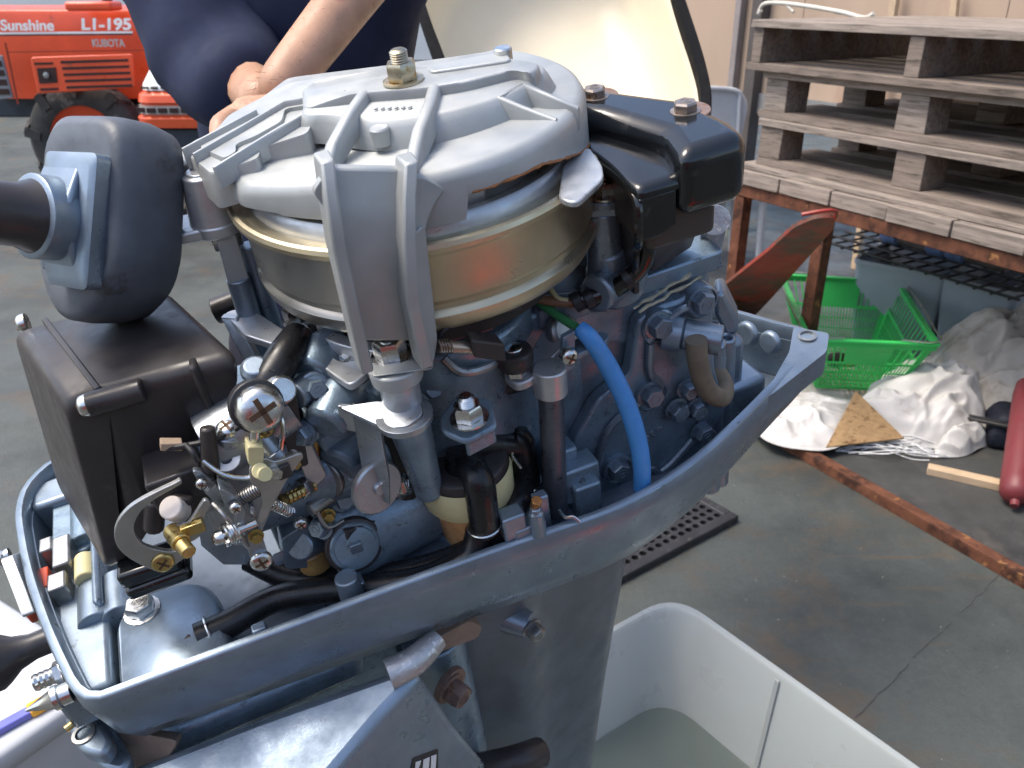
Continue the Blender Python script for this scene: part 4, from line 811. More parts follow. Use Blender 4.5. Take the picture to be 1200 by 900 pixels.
b.prism(rpoly(P, .004, 4), (0, 0, -.006)); b.build('throttle_arm', ALU, motor, .0012)
b = MB(); b.prism(rpoly([e(672, 398, h=-.05), e(706, 388, h=-.05), e(714, 392, h=-.05), e(712, 398, h=-.05), e(676, 416, h=-.05)], .002, 3), (0, 0, -.004)); b.prism([cy(660, 396, -.085), cy(674, 388, -.085), cy(674, 430, -.085), cy(660, 440, -.085)], (0, .004, 0)); b.build('arm_flange', BLUED, motor, .001)
bolt(motor, cy(665, 416, -.09), (0, -1, .1), .0058, .006, None, 'pan', 'screw')
b = MB(); b.cyl(V(*e(644, 430, y=-.085)), V(*e(646, 460, y=-.085)), .0105, n=26); b.build('shaft_collar', ALU, motor, .001)
b = MB(); b.cyl(V(*e(645, 455, y=-.085)), V(*e(652, 600, y=-.085)), .0082, n=24); b.build('throttle_shaft', mat('greasy_shaft', (.11, .12, .14), .6, .4, .3, 40, .1, 400, dirt=(.02, .02, .02), da=.56, ds=90), motor, .0006)
b = MB()
for q in ((560, 470), (590, 462)):
    pass
b.tube([cy(560, 462, -.06), cy(590, 452, -.06), cy(612, 446, -.065)], [.0085, .007, .0065], 14, 4)
for i in range(4): b.lathe([(.008, 0), (.0098, .001), (.008, .002)], cy(564 + i * 3, 461 - i, -.06), (1, .2, .2), 16)
b.build('cable_boot', RUBBER, motor)
b = MB(); b.prism(rpoly([e(590, 505, y=-.045), e(600, 480, y=-.045), e(640, 470, y=-.045), e(640, 500, y=-.045), e(600, 520, y=-.045)], .006, 3), (0, .02, 0)); b.prism(rpoly([e(565, 370, y=-.055), e(588, 368, y=-.055), e(590, 395, y=-.055), e(568, 400, y=-.055)], .003, 3), (0, .02, 0)); b.build_each('block_rib', BLUE, motor, bevel=.003)
b = MB(); b.cyl(cy(526, 388, -.075), cy(572, 376, -.065), .006, n=16); b.build('red_sleeve', mat('dull_red', (.3, .08, .07), .2, .45), motor, .0005)
b = MB(); b.tube([cy(514, 398, -.100), cy(524, 384, -.100), cy(560, 370, -.095), cy(610, 360, -.085)], .0016, 8, 5); b.build('thin_wire', RUBBER, motor)
b = MB(); b.lathe([(.0115, -.004), (.0115, .002), (.009, .004)], cy(660, 388, -.06), (.3, -.8, .5), 26, True, True); b.build('coil_plug', DSTEEL, motor, .001)
# more of the crankcase: ribs, studs and bosses between the big shapes
b = MB()
for (x0, y0, x1, y1, yy) in ((520, 450, 600, 440, -.035), (430, 520, 445, 600, -.03), (500, 520, 510, 470, -.03), (600, 560, 640, 540, -.04), (600, 600, 690, 545, -.045), (560, 430, 575, 500, -.045), (380, 440, 430, 455, -.045)):
    b.beam(cy(x0, y0, yy), cy(x1, y1, yy), .007, .012, (0, -1, 0))
b.build_each('crankcase_rib', BLUE, motor, bevel=.002)
for x, y, yy in ((530, 440, -.055), (585, 545, -.055), (612, 565, -.055), (610, 500, -.055), (428, 590, -.055), (505, 455, -.06), (370, 455, -.06), (402, 585, -.055)):
    b = MB(); b.lathe([(.011, -.03), (.010, -.001), (.009, 0)], cy(x, y, yy), (.1, -.9, .4), 20, True, True); b.build('stud_boss', BLUE, motor, .001)
    bolt(motor, cy(x, y, yy), (.1, -.9, .4), .006, .006, BLUE)
b = MB(); b.lathe([(.050, -.04), (.049, -.012), (.042, .004), (.022, .010), (.001, .011)], cy(552, 425, -.028), (-.1, -.75, .65), 40); b.build('bearing_dome', BLUE, motor, sharp=50)
b = MB(); b.tube([cy(520, 420, -.075), cy(540, 436, -.08), cy(566, 432, -.078), cy(588, 420, -.07)], .0028, 8, 5); b.build('vent_pipe', DSTEEL, motor)
# ---- fuel filter
FX = V(*e(543, 542, y=-.070)); 
b = MB(); b.lathe([(.029, -.006), (.0295, 0), (.029, .004), (.027, .0055), (.012, .008), (.001, .008)], FX, n=44, cap0=True); ff = thing('fuel_filter', None, None); bpy.data.objects.remove(ff)
ff = b.build('fuel_filter', BLACK, motor, .0006)
b = MB(); b.lathe([(.0295, -.026), (.0308, -.024), (.0312, -.006), (.0300, -.002)], FX, n=44, cap0=True); b.build('filter_collar', CREAMP, ff, .0006)
b = MB(); n_ = 96; b.loft([[FX + V(r * (1 + .022 * (k % 2)) * cos(2 * pi * k / n_), r * (1 + .022 * (k % 2)) * sin(2 * pi * k / n_), z) for k in range(n_)] for r, z in ((.0245, -.024), (.0225, -.060), (.020, -.064), (.010, -.066))]); b.build('filter_bowl', BOWL, ff)
b = MB()
b.tube([FX + V(-.002, -.012, .010), FX + V(.000, -.024, .010), FX + V(.000, -.030, .002), FX + V(-.002, -.031, -.030)], [.0090, .0098, .0102, .0098], 16, 5)
p0 = FX + V(.006, .0, .014); k1 = V(*e(606, 520, y=-.066)); b.tube([p0, (p0 + k1) / 2, k1], [.010, .010, .0108], 16, 3); b.tube([k1 + V(-.004, 0, .006), k1 + V(.001, 0, 0), k1 + V(.001, -.002, -.034)], [.0100, .0112, .0108], 16, 3)
b.lathe([(.013, -.002), (.0135, .003), (.011, .012)], FX + V(-.001, -.008, .004), n=24, cap1=True)
b.build_each('hose_elbow', HRUB, ff)
def clip(p, r, ax): 
    b = MB(); x, y, z = b.frame(ax); p = V(*p)
    b.tube([p + (x * cos(a) + y * sin(a)) * r for a in np.linspace(.2, 6.4, 26)] + [p + x * r * 1.8 + y * r * .5], .0009, 6, 1); b.build('hose_clip', STEEL, motor)
clip(FX + V(-.002, -.031, -.030), .0104, (0, .1, 1)); clip(k1 + V(.001, -.002, -.034), .0114, (0, 0, 1)); clip(V(*k1) + V(-.010, 0, .002), .0112, (1, .2, 0))
b = MB(); b.prism(rpoly([e(514, 490, h=-.058), e(534, 462, h=-.056), e(574, 466, h=-.058), e(583, 499, h=-.064), e(546, 518, h=-.066), e(518, 506, h=-.062)], .004, 4), (0, 0, -.004)); b.prism([V(*e(545, 516, h=-.067)), V(*e(580, 498, h=-.063)), V(*e(580, 498, h=-.063)) + V(0, 0, -.014), V(*e(545, 516, h=-.067)) + V(0, 0, -.014)], (0, .003, 0)); b.build('filter_bracket', BLUED, motor, .0016)
bolt(motor, V(*e(550, 490, h=-.053)), (0, 0, 1), .0088, .0092, None, 'nut', 'nut')
b = MB(); b.tube([FX + V(-.002, -.031, -.030), V(*e(564, 615, h=-.155)), V(*e(552, 650, h=-.172)), V(*e(505, 676, h=-.178)), V(*e(440, 688, h=-.180)), V(*e(380, 692, h=-.180)), V(*e(320, 703, h=-.181)), V(*e(270, 730, h=-.182)), V(*e(232, 748, h=-.182))], [.0100, .0100, .0095, .0092, .0090, .0090, .0090, .0092, .0100], 16, 8); b.build('fuel_hose', HRUB, motor)
b = MB(); b.tube([k1 + V(.001, -.002, -.03), V(*e(602, 596, h=-.15)), V(*e(575, 630, h=-.168)), V(*e(530, 655, h=-.178)), V(*e(470, 672, h=-.184)), V(*e(410, 680, h=-.188)), V(*e(340, 676, h=-.19)), V(*e(292, 655, h=-.182))], .0088, 16, 8); b.build('fuel_hose', HRUB, motor)
b = MB(); q = V(*e(228, 750, h=-.182)); b.cyl(q + V(-.02, -.006, -.002), q, .0065, n=16); b.cyl(V(*e(255, 752, h=-.195)), V(*e(257, 762, h=-.2)), .007, n=14); b.build('hose_barb', BLACK, motor, .001)
clip(V(*e(246, 741, h=-.182)), .0105, nrm(V(*e(232, 748, h=-.182)) - V(*e(270, 730, h=-.182))))
# ---- wiring
b = MB(); W_ = [(612, 350, -.028), (640, 352, -.03), (675, 353, -.03), (705, 345, -.028), (732, 330, -.02), (752, 308, -.008), (756, 285, .005), (745, 262, .015)]
b.tube([e(x, y, h=h) for x, y, h in W_[2:]], .0062, 14, 7); b.build('wire_harness', GLOSS, motor)
for x, y, h in ((690, 350, -.029), (712, 341, -.026), (735, 327, -.018), (676, 353, -.03)):
    b = MB(); b.lathe([(.0060, -.003), (.0068, -.0026), (.0068, .0026), (.0060, .003)], V(*e(x, y, h=h)), nrm(V(*e(x + 12, y - 7, h=h + .004)) - V(*e(x - 8, y + 4, h=h))), 16); b.build('tape_band', RUBBER, motor)
b = MB(); b.tube([e(612, 344, h=-.024), e(640, 352, h=-.028), e(665, 355, h=-.03), e(682, 353, h=-.03)], .0032, 10); b.build('brown_wire', mat('brown_wire', (.20, .11, .06), 0, .35), motor)
b = MB(); b.tube([e(646, 340, h=-.024), e(654, 350, h=-.027), e(666, 352, h=-.028)], .0018, 10); b.build('white_wire', CREAMP, motor)
b = MB()
for o in (-3, 3): b.tube([e(628 + o, 350, h=-.03), e(645 + o * .6, 364, h=-.034), e(666 + o * .6, 378, h=-.038), e(690, 393 - o * .6, h=-.042)], .0022, 10)
b.build('green_wire', GREENW, motor)
b = MB(); b.tube([e(678, 384, h=-.038), e(692, 397, h=-.044), e(712, 428, y=-.088), e(732, 468, y=-.094), e(746, 510, y=-.100), e(752, 545, y=-.103), e(752, 572, y=-.103)], [.0050, .0058, .0062, .0062, .0062, .0062, .006], 14, 8); b.build('blue_sleeve', BLUET, motor)
# ================================================================== the place
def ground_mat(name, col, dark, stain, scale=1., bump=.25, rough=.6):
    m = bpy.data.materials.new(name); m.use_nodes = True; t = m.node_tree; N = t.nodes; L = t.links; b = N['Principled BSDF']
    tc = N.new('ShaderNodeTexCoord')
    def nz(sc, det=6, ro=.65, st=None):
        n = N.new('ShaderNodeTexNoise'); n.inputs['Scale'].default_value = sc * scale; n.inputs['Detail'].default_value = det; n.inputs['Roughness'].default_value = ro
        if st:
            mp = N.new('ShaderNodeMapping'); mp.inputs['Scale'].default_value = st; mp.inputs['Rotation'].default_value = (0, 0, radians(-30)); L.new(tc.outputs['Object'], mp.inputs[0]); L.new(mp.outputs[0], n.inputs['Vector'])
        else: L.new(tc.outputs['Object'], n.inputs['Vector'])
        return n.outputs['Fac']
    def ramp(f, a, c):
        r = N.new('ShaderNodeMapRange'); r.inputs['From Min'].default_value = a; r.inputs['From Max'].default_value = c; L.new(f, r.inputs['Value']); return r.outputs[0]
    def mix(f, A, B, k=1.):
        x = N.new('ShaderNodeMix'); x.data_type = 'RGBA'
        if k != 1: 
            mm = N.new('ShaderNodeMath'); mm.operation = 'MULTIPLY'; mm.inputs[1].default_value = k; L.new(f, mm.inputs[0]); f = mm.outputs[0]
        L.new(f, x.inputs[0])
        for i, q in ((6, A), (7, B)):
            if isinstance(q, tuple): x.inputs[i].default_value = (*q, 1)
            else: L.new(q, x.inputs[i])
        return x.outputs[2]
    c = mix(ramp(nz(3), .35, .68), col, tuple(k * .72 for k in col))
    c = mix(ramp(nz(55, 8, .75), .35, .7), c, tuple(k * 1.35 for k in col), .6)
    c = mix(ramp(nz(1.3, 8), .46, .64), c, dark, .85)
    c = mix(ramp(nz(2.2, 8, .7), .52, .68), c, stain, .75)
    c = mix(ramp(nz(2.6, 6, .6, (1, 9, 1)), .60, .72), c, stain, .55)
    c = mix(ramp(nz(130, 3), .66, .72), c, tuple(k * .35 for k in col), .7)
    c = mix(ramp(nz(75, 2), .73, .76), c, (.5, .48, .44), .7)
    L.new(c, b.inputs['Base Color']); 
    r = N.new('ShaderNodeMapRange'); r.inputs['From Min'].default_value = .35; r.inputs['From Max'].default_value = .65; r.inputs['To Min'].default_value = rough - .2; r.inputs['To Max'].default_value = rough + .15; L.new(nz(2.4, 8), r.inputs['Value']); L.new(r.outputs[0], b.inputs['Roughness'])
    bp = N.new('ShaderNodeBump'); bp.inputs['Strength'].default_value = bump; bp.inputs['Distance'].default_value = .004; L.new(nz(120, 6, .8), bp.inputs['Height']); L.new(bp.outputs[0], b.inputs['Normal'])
    return m
CONC = ground_mat('yard_concrete', (.066, .075, .068), (.027, .031, .029), (.105, .068, .036), 1., .6, .62)
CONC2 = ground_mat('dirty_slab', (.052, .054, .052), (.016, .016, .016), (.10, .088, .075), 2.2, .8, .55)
CONC3 = ground_mat('pale_concrete', (.36, .36, .35), (.22, .22, .215), (.30, .27, .22))
def W2(p): return (p[0], p[1], p[2])
b = MB(); b.prism([V(-150, -60, -.2), V(150, -60, -.2), V(150, 260, -.2), V(-150, 260, -.2)], (0, 0, .2)); tag(b.build('ground', CONC), kind='structure')
# slab seams: shallow dark joints in the concrete
g0, g1 = wz(930, 533, 0), wz(1200, 690, 0); U_ = nrm(g1 - g0); NV = nrm(V(-U_[1], U_[0], 0)); NV = NV if NV[0] > 0 else -NV    # U_ along the kerb angle iron, NV towards the pallets
b = MB()
for a, c in (((1004, 838), (1172, 672)), ((930, 640), (1075, 780)), ((860, 560), (985, 690))):
    p, q = wz(*a, .001), wz(*c, .001)
    if a[0] != 1004: continue
    p = p - (q - p) * .3; cr = [p + (q - p) * k / 40 + U_ * rnd.uniform(-.004, .004) for k in range(41)]
    for k in range(40):
        if k in (7, 8, 19, 28, 29): continue
        b.beam(cr[k], cr[k + 1], .0014 + .003 * rnd.random(), .0012)
tag(b.build('floor_joint', mat('joint_dirt', (.06, .06, .06), 0, .9)), kind='structure')
b = MB(); q = g0 - U_ * 2.2; r_ = g1 + U_ * 3
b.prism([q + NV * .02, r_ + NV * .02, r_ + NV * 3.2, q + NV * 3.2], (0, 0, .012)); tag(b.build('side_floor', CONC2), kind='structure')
# pale paving far left, with a kerb strip
b = MB(); a_, c_ = wz(-20, 232, 0), wz(110, 395, 0)
b.beam(wz(28, 255, 0) + V(0, 0, .03), wz(112, 408, 0) + V(0, 0, .03), .07, .07); kb = b.build('kerb_strip', CONC3); kb.modifiers.new('b', 'BEVEL').width = .008; tag(kb, kind='structure')
# rusty angle iron along the floor edge
b = MB(); s0 = g0 - U_ * 1.2; s1 = g1 + U_ * 2
b.beam(s0 + V(0, 0, .016), s1 + V(0, 0, .016), .006, .032); b.beam(s0 + V(0, 0, .0345) + NV * .016, s1 + V(0, 0, .0345) + NV * .016, .038, .005)
ai = b.build('angle_iron', RUST, bevel=.0015); tag(ai, 'long rusty angle iron edging the concrete floor in front of the white sheets', 'angle iron')
# ---------------- black drain grate
th = thing('drain_grate', 'black plastic grate of round holes lying on the concrete behind the motor leg', 'drain grate')
GA, GB, GC = wz(865, 612, 0), wz(752, 672, 0), wz(806, 560, 0); gu = nrm(GB - GA); gv = nrm(GC - GA); gv = nrm(gv - gu * (gu @ gv)); LN, WD = .62, .26
th.location = W2(GA); th.rotation_euler = (0, 0, atan2(gu[1], gu[0])); s_ = 1 if np.cross(gu, gv)[2] > 0 else -1
b = MB()
for y0, y1 in ((0, .03), (WD - .03, WD)): b.box((LN / 2, s_ * (y0 + y1) / 2, .012), (LN, y1 - y0, .024))
for x0 in (.015, LN - .015): b.box((x0, s_ * WD / 2, .012), (.03, WD - .061, .0235))
b.build('rim', MATBLK, th, .003)
b = MB(); nx, ny = 18, 7; cw, ch = (LN - .06) / nx, (WD - .06) / ny
for i in range(nx):
    for j in range(ny):
        cx, cy_ = .03 + (i + .5) * cw, .03 + (j + .5) * ch; sqr = []; octo = []
        for k in range(8):
            a = pi / 4 * k; m_ = max(abs(cos(a)), abs(sin(a))); sqr.append((cx + cw / 2 * cos(a) / m_, s_ * (cy_ + ch / 2 * sin(a) / m_), .020)); octo.append((cx + cw * .36 * cos(a), s_ * (cy_ + ch * .36 * sin(a)), .020))
        low = [(p[0], p[1], .004) for p in octo]
        b.loft([sqr, octo, low], False, False)
o = b.build('perforated_panel', MATBLK, th)
b = MB(); b.box((LN / 2, s_ * WD / 2, .003), (LN - .05, WD - .05, .004)); b.build('tray', BLACK, th)
# ---------------- white tub with water under the motor
TZ = .45; tc0 = wz(790, 697, TZ); tR = wz(1075, 900, TZ); tu = nrm(tR - tc0); tn = nrm(V(tu[1], -tu[0], 0)); tn = tn if tn[0] < 0 else -tn
tub = thing('water_tub', 'big translucent white plastic tub of water around the motor leg', 'tub', tc0 * V(1, 1, 0) + tu * .5 + tn * .40); tub.rotation_euler = (0, 0, atan2(tu[1], tu[0])); sg = 1 if np.cross(tu, tn)[2] > 0 else -1
TL, TW = 1.0, .80
def trect(i, z, r=.075):
    L_, w = TL / 2 - i, TW / 2 - i; return [V(q[0], q[1], z) for q in rpoly([V(-L_, -w), V(L_, -w), V(L_, w), V(-L_, w)], r, 9)]
b = MB(); b.loft([trect(.060, .0), trect(.052, .006), trect(.006, TZ - .035), trect(.004, TZ - .034), trect(-.004, TZ - .032), trect(-.006, TZ - .004), trect(-.003, TZ), trect(.006, TZ), trect(.010, TZ - .005), trect(.055, .016), trect(.075, .012)])
tubb = b.build('tub_shell', TUBP, tub, sharp=40)
b = MB()
for k in (-.26, .02, .30):
    for s in (-1, 1):
        b.prism([V(k - .004, s * (TW / 2 - .0115), TZ - .008), V(k + .004, s * (TW / 2 - .0115), TZ - .008), V(k + .004, s * (TW / 2 - .0545), .02), V(k - .004, s * (TW / 2 - .0545), .02)], (0, -s * .0035, 0))
b.build_each('wall_rib', TUBP, tub, bevel=.001)
WAT = mat('tub_water', (.62, .68, .65), 0, .05, .02, 3, .03, 14, trans=.92, rv=.02, ior=1.33)
b = MB(); b.loft([trect(.058, .2), trect(.040, .20)], False, True)
b = MB(); b.loft([trect(.0335, .249), trect(.0335, .25)]); wt = b.build('tub_water', WAT, tub); 
# ---------------- white box at the far left with a cutter knife on it
bz = .55; bA, bB = wz(0, 884, bz), wz(84, 826, bz); bu = nrm(bB - bA); bn = V(-bu[1], bu[0], 0)
wb = thing('white_box', 'white plastic box with a rounded rim beside the bow of the motor', 'box', (bA * V(1, 1, 0)) - bu * .3 + bn * .2)
wb.rotation_euler = (0, 0, atan2(bu[1], bu[0])); 
b = MB(); R_ = lambda i, z, r=.04: [V(q[0] + .22, q[1] + .0, z) for q in rpoly([V(-.25 + i, -.2 + i), V(.25 - i, -.2 + i), V(.25 - i, .2 - i), V(-.25 + i, .2 - i)], r, 6)]
b.loft([R_(.03, 0), R_(.01, bz - .04), R_(.0, bz - .035), R_(-.002, bz - .006), R_(.004, bz), R_(.030, bz), R_(.038, bz - .006), R_(.05, bz - .006)]); b.build('box_shell', WBOX, wb, sharp=60)
k0, k1_ = wz(-6, 858, bz), wz(36, 838, bz); k2 = wz(70, 816, bz); kd = nrm(k2 - k0); kn = V(-kd[1], kd[0], 0)
kt = thing('cutter_knife', 'yellow and violet plastic cutter knife lying on the white box', 'cutter knife', k1_); kt.rotation_euler = (0, 0, atan2(kd[1], kd[0]))
b = MB(); b.prism(rpoly([V(-.09, -.008, .001), V(0, -.008, .001), V(0, .008, .001), V(-.09, .008, .001)], .002, 3), (0, 0, .010)); b.build('handle', PURP, kt, .002)
b = MB(); b.prism(rpoly([V(-.001, -.0105, .001), V(.062, -.0095, .001), V(.062, .0095, .001), V(-.001, .0105, .001)], .004, 4), (0, 0, .0125)); b.build('sheath', YELL, kt, .0025)
# ---------------- work table and pallets
TZT = .74
t0, t1 = wz(862, 213, TZT), wz(1200, 300, TZT); tU = nrm(t1 - t0); tN = nrm(V(-tU[1], tU[0], 0)); tN = tN if tN[0] > 0 else -tN; TANG = atan2(tU[1], tU[0])
def tl(name, label, cat, along, back, z, group=None):
    """a thing placed on the table line: along its front edge, back from it"""
    p = t0 + tU * along + tN * back; o = thing(name, label, cat, (p[0], p[1], z), group=group); o.rotation_euler = (0, 0, TANG); return o
SB = 1 if np.cross(tU, tN)[2] > 0 else -1
tab = tl('rusty_table', 'rusty steel-framed work table carrying the stack of wooden pallets', 'table', 0, 0, 0)
TLEN, TDEP = 1.9, 1.0
def tb_(b, x0, x1, y0, y1, z0, z1): return b.box(((x0 + x1) / 2, SB * (y0 + y1) / 2, (z0 + z1) / 2), (x1 - x0, abs(y1 - y0), z1 - z0))
b = MB(); tb_(b, 0, TLEN, 0, .05, TZT - .05, TZT - .002); tb_(b, 0, TLEN, TDEP - .05, TDEP, TZT - .05, TZT - .002); tb_(b, .0, .05, .05, TDEP - .05, TZT - .05, TZT - .002); tb_(b, TLEN - .05, TLEN, .05, TDEP - .05, TZT - .05, TZT - .002); b.build('frame', RUST, tab, .003)
for x in (.0, .42, TLEN - .06):
    for y in (.004, TDEP - .054):
        b = MB(); tb_(b, x, x + .05, y, y + .05, 0.012, TZT - .052); b.build('leg', RUST, tab, .003)
me_ = None
for i in range(8):                                                     # deck planks laid across the frame
    b = MB(); w = .235; x = .0 + i * .24; tb_(b, x, x + w, -.012 + .004 * (i % 3), TDEP, TZT, TZT + .052 + .002 * (i % 2)); o = b.build('plank', WOOD, tab, .003)
b = MB(); tb_(b, -.02, TLEN, .02, .12, TZT + .0545, TZT + .072); b.build('edge_board', WOOD, tab, .002)
PZ = TZT + .0725
def board(parent, name, c, s, m): 
    b = MB(); hx, hy, hz = [k / 2 for k in s]; j = lambda: rnd.uniform(-.003, .003)
    b.loft([[V(c[0] + x * hx + j(), c[1] + y * hy + j(), c[2] - hz) for x, y in ((-1, -1), (1, -1), (1, 1), (-1, 1))], [V(c[0] + x * hx + j(), c[1] + y * hy + j(), c[2] + hz) for x, y in ((-1, -1), (1, -1), (1, 1), (-1, 1))]])
    return b.build(name, m, parent, .002)
def pallet(z, along, back, label, kind, L_=1.35, D_=1.0):
    p = tl('wooden_pallet', label, 'pallet', along, back, z, 'wooden pallets stacked on the table')
    T = .026; Hb = .120 if kind != 'open' else .126
    n = 7
    for lev, zz in ((0, T / 2), (1, T * 1.5 + Hb)):
        k = n if (lev or kind == 'open') else 5
        for i in range(k):
            w = .118 if k == 7 else .13
            y = (D_ - w) * i / (k - 1) + w / 2 if k > 1 else 0
            board(p, 'deck_board', (L_ / 2 + rnd.uniform(-.008, .008), SB * y, zz + rnd.uniform(-.0008, .0008)), (L_, w, T), WOOD if lev else WOODD)
    if kind == 'open':
        for x in (.03, L_ / 2, L_ - .03): board(p, 'stringer', (x, SB * D_ / 2, T + Hb / 2), (.05, D_ - .02, Hb - .002), WOODD)
    else:
        for x in (.07, L_ / 2, L_ - .07):
            for y in (.07, D_ / 2, D_ - .07): board(p, 'block', (x + rnd.uniform(-.01, .01), SB * y, T + Hb / 2), (.11, .12, Hb - .002), WOOD if kind == 'pale' else WOODD)
    return p
pallet(PZ, .03, .06, 'lowest pallet of the stack, dark blocks with one blue-smeared corner, right on the table top', 'dark')
pallet(PZ + .1725, .0, .085, 'middle pallet of the stack, with pale square end blocks', 'pale')
pallet(PZ + .345, -.06, .05, 'topmost grey pallet with long open side slots', 'open', 1.45)
# ---------------- back wall of plywood with a dark post
wp = t0 + tN * 1.55
b = MB(); q = wp - tU * 4.0
def wallbox(name, m, x0, x1, z0, z1, y0=0., th_=.03):
    b = MB(); p = wp + tU * x0 + tN * y0; b.prism([p, wp + tU * x1 + tN * y0, wp + tU * x1 + tN * (y0 + th_), p + tN * th_], (0, 0, z1 - z0)); o = b.build(name, m); o.location = (0, 0, z0); return o
bw = thing('plywood_wall', 'plywood-sheeted shed wall behind the pallets', 'wall', wp); 
for i in range(-3, 4):
    o = wallbox('plywood_sheet', PLY, i * 1.2, i * 1.2 + 1.195, .12, 2.9, 0, .018); o.parent = bw; o.matrix_parent_inverse = Matrix.Translation(Vector(wp)).inverted()
o = wallbox('skirting', mat('block_base', (.20, .20, .195), 0, .8, .15, 6, .2, 60), -3.6, 4.2, 0, .119, -.02, .06); o.parent = bw; o.matrix_parent_inverse = Matrix.Translation(Vector(wp)).inverted()
def onwall(px, py, off=-.03):
    r = ray(px, py); p0 = wp + tN * off; t = ((p0 - CC) @ tN) / (r @ tN); return CC + r * t
pq = onwall(893, 10)
o = MB().box((0, 0, 1.45), (.085, .085, 2.9), [tU, tN, Z3]).build('wall_post', mat('dark_post', (.075, .065, .06), 0, .75, .25, 6, .2, 60), None, .004); o.location = (pq[0], pq[1], 0); tag(o, 'dark wooden post standing against the plywood wall by the pallets', 'post')
o = MB().box((0, 0, 1.45), (.05, .05, 2.9), [tU, tN, Z3]).build('wall_batten', mat('grey_batten', (.24, .21, .20), 0, .75, .2, 6, .2, 60), None, .004); pb = onwall(868, 10); o.location = (pb[0], pb[1], 0); tag(o, 'grey batten on the plywood wall left of the dark post', 'batten')
PTOP = PZ + .345 + .026 * 2 + .126
def onz(px, back): q = onwall(px, 30, back - 1.55); return V(q[0], q[1], PTOP)
f0_ = onz(960, .9); fr = thing('pipe_frame', 'bent dull white pipe frame standing on the topmost pallet', 'frame', f0_)
ft = lambda px, py: V(*onwall(px, py, .9 - 1.55)) - f0_
b = MB(); b.tube([onz(890, .9) - f0_ + V(0, 0, .006), ft(889, 16), ft(897, 4), ft(930, 5), ft(985, 14), ft(1012, 21), onz(1022, .9) - f0_ + V(0, 0, .006)], .010, 10, 5); b.build('rail', mat('dull_white', (.55, .52, .45), 0, .6, .1, 20, .1, 100, dirt=(.3, .25, .2), da=.6, ds=20), fr)
for a in (922, 976):
    b = MB(); b.cyl(ft(a, 6 if a < 950 else 13), onz(a + 6, .9) - f0_ + V(0, 0, .002), .007, n=10); b.build('strut', MATS['dull_white'], fr)
for a, c, nm, lb, ww in (((1052, -20), (1040, 60), 'pale_stick', 'pale upright stick against the plywood, left of the two above the pallets', .035), ((1122, -20), (1114, 60), 'pale_stick', 'pale upright stick against the plywood, right of the two above the pallets', .03)):
    p, q = onwall(*a, -.06), onwall(*c, -.06); q = p + (q - p) * (p[2] / (p[2] - q[2])); q[2] = 0
    o = MB().beam(p - q, V(0, 0, 0), ww, ww, tN).build(nm, PINE, None, .003); o.location = W2(q); tag(o, lb, 'stick')
b = MB()
# ---------------- things under and before the table
def obj_at(b, name, m, origin, **k):
    o = b.build(name, m, None, **k); o.location = W2(origin); return o
# leaning rusty red plate
q0, q1 = wz(838, 372, .02), wz(902, 366, .02); 
pa = [wz(820, 375, .02), wz(915, 360, .03)]
top1, top0 = wy(976, 250, 2.62), wy(938, 256, 2.7)
o0 = V(*pa[0]); P = [V(*pa[0]), V(*wy(905, 350, pa[1][1])), V(*wy(978, 262, 2.62)), V(*top1), V(*wy(950, 252, 2.68)), V(*wy(905, 278, 2.7))]
b = MB(); nn2 = nrm(np.cross(P[2] - P[0], P[5] - P[0])); nn2 = nn2 if nn2[2] > 0 else -nn2
def onpl(px, py): 
    r = ray(px, py); return CC + r * (((P[0] - CC) @ nn2) / (r @ nn2)) - o0
pl = [onpl(812, 378), onpl(880, 372), onpl(905, 345), onpl(978, 262), onpl(976, 250), onpl(955, 251), onpl(930, 262), onpl(900, 290), onpl(850, 330), onpl(800, 365)]
b.prism(rpoly(pl, .03, 4), -nn2 * .012); rp = obj_at(b, 'rusty_plate', RUSTR, o0); tag(rp, 'rust-eaten red steel plate leaning against the table leg', 'steel plate')
b = MB(); b.tube([onpl(875, 372) + nn2 * .012, onpl(905, 347) + nn2 * .012, onpl(940, 306) + nn2 * .012, onpl(977, 262) + nn2 * .012, onpl(975, 251) + nn2 * .012, onpl(940, 256) + nn2 * .012], .006, 8, 4); b.build('red_edge', mat('red_paint', (.30, .035, .025), 0, .4, .2, 12), rp)
b = MB()
hook = [onwall(918, 236, -.9), ]
# grey bins, rack on top
bin_ = []
for k, (a, c, lb) in enumerate((((985, 400), (1088, 425), 'grey plastic bin behind the green basket, nearer the red plate'), ((1094, 427), (1150, 445), 'grey plastic bin under the table, right of its twin'))):
    p, q = wz(*a, .012), wz(*c, .012); d = nrm(q - p); nb = V(-d[1], d[0], 0); nb = nb if nb[1] > 0 else -nb; w = np.linalg.norm(q - p)
    o = thing('grey_bin', lb, 'bin', (p + q) / 2 + nb * .2, group='grey bins under the table'); o.rotation_euler = (0, 0, atan2(d[1], d[0]))
    if k == 0: hw = w / 2
    if k == 1: w = .30
    b = MB(); RR = lambda i, z, r: [V(x_[0], x_[1], z) for x_ in rpoly([V(-w / 2 + i, -.2 + i), V(w / 2 - i, -.2 + i), V(w / 2 - i, .2 - i), V(-w / 2 + i, .2 - i)], r, 5)]
    b.loft([RR(.03, 0, .03), RR(.0, .36, .03), RR(-.006, .362, .03), RR(-.006, .38, .03), RR(.004, .38, .03), RR(.034, .02, .03)]); b.build('bin_shell', GREYB, o, sharp=50); bin_.append(o)
rk = thing('wire_rack', 'black wire rack lying across the grey bins', 'rack', bin_[0].location + Vector((0, 0, .395))); rk.rotation_euler = (0, 0, TANG)
b = MB(); 
for i in range(14): b.cyl(V(-.35 + i * .07, -.22, 0), V(-.35 + i * .07, .22, 0), .005, n=6)
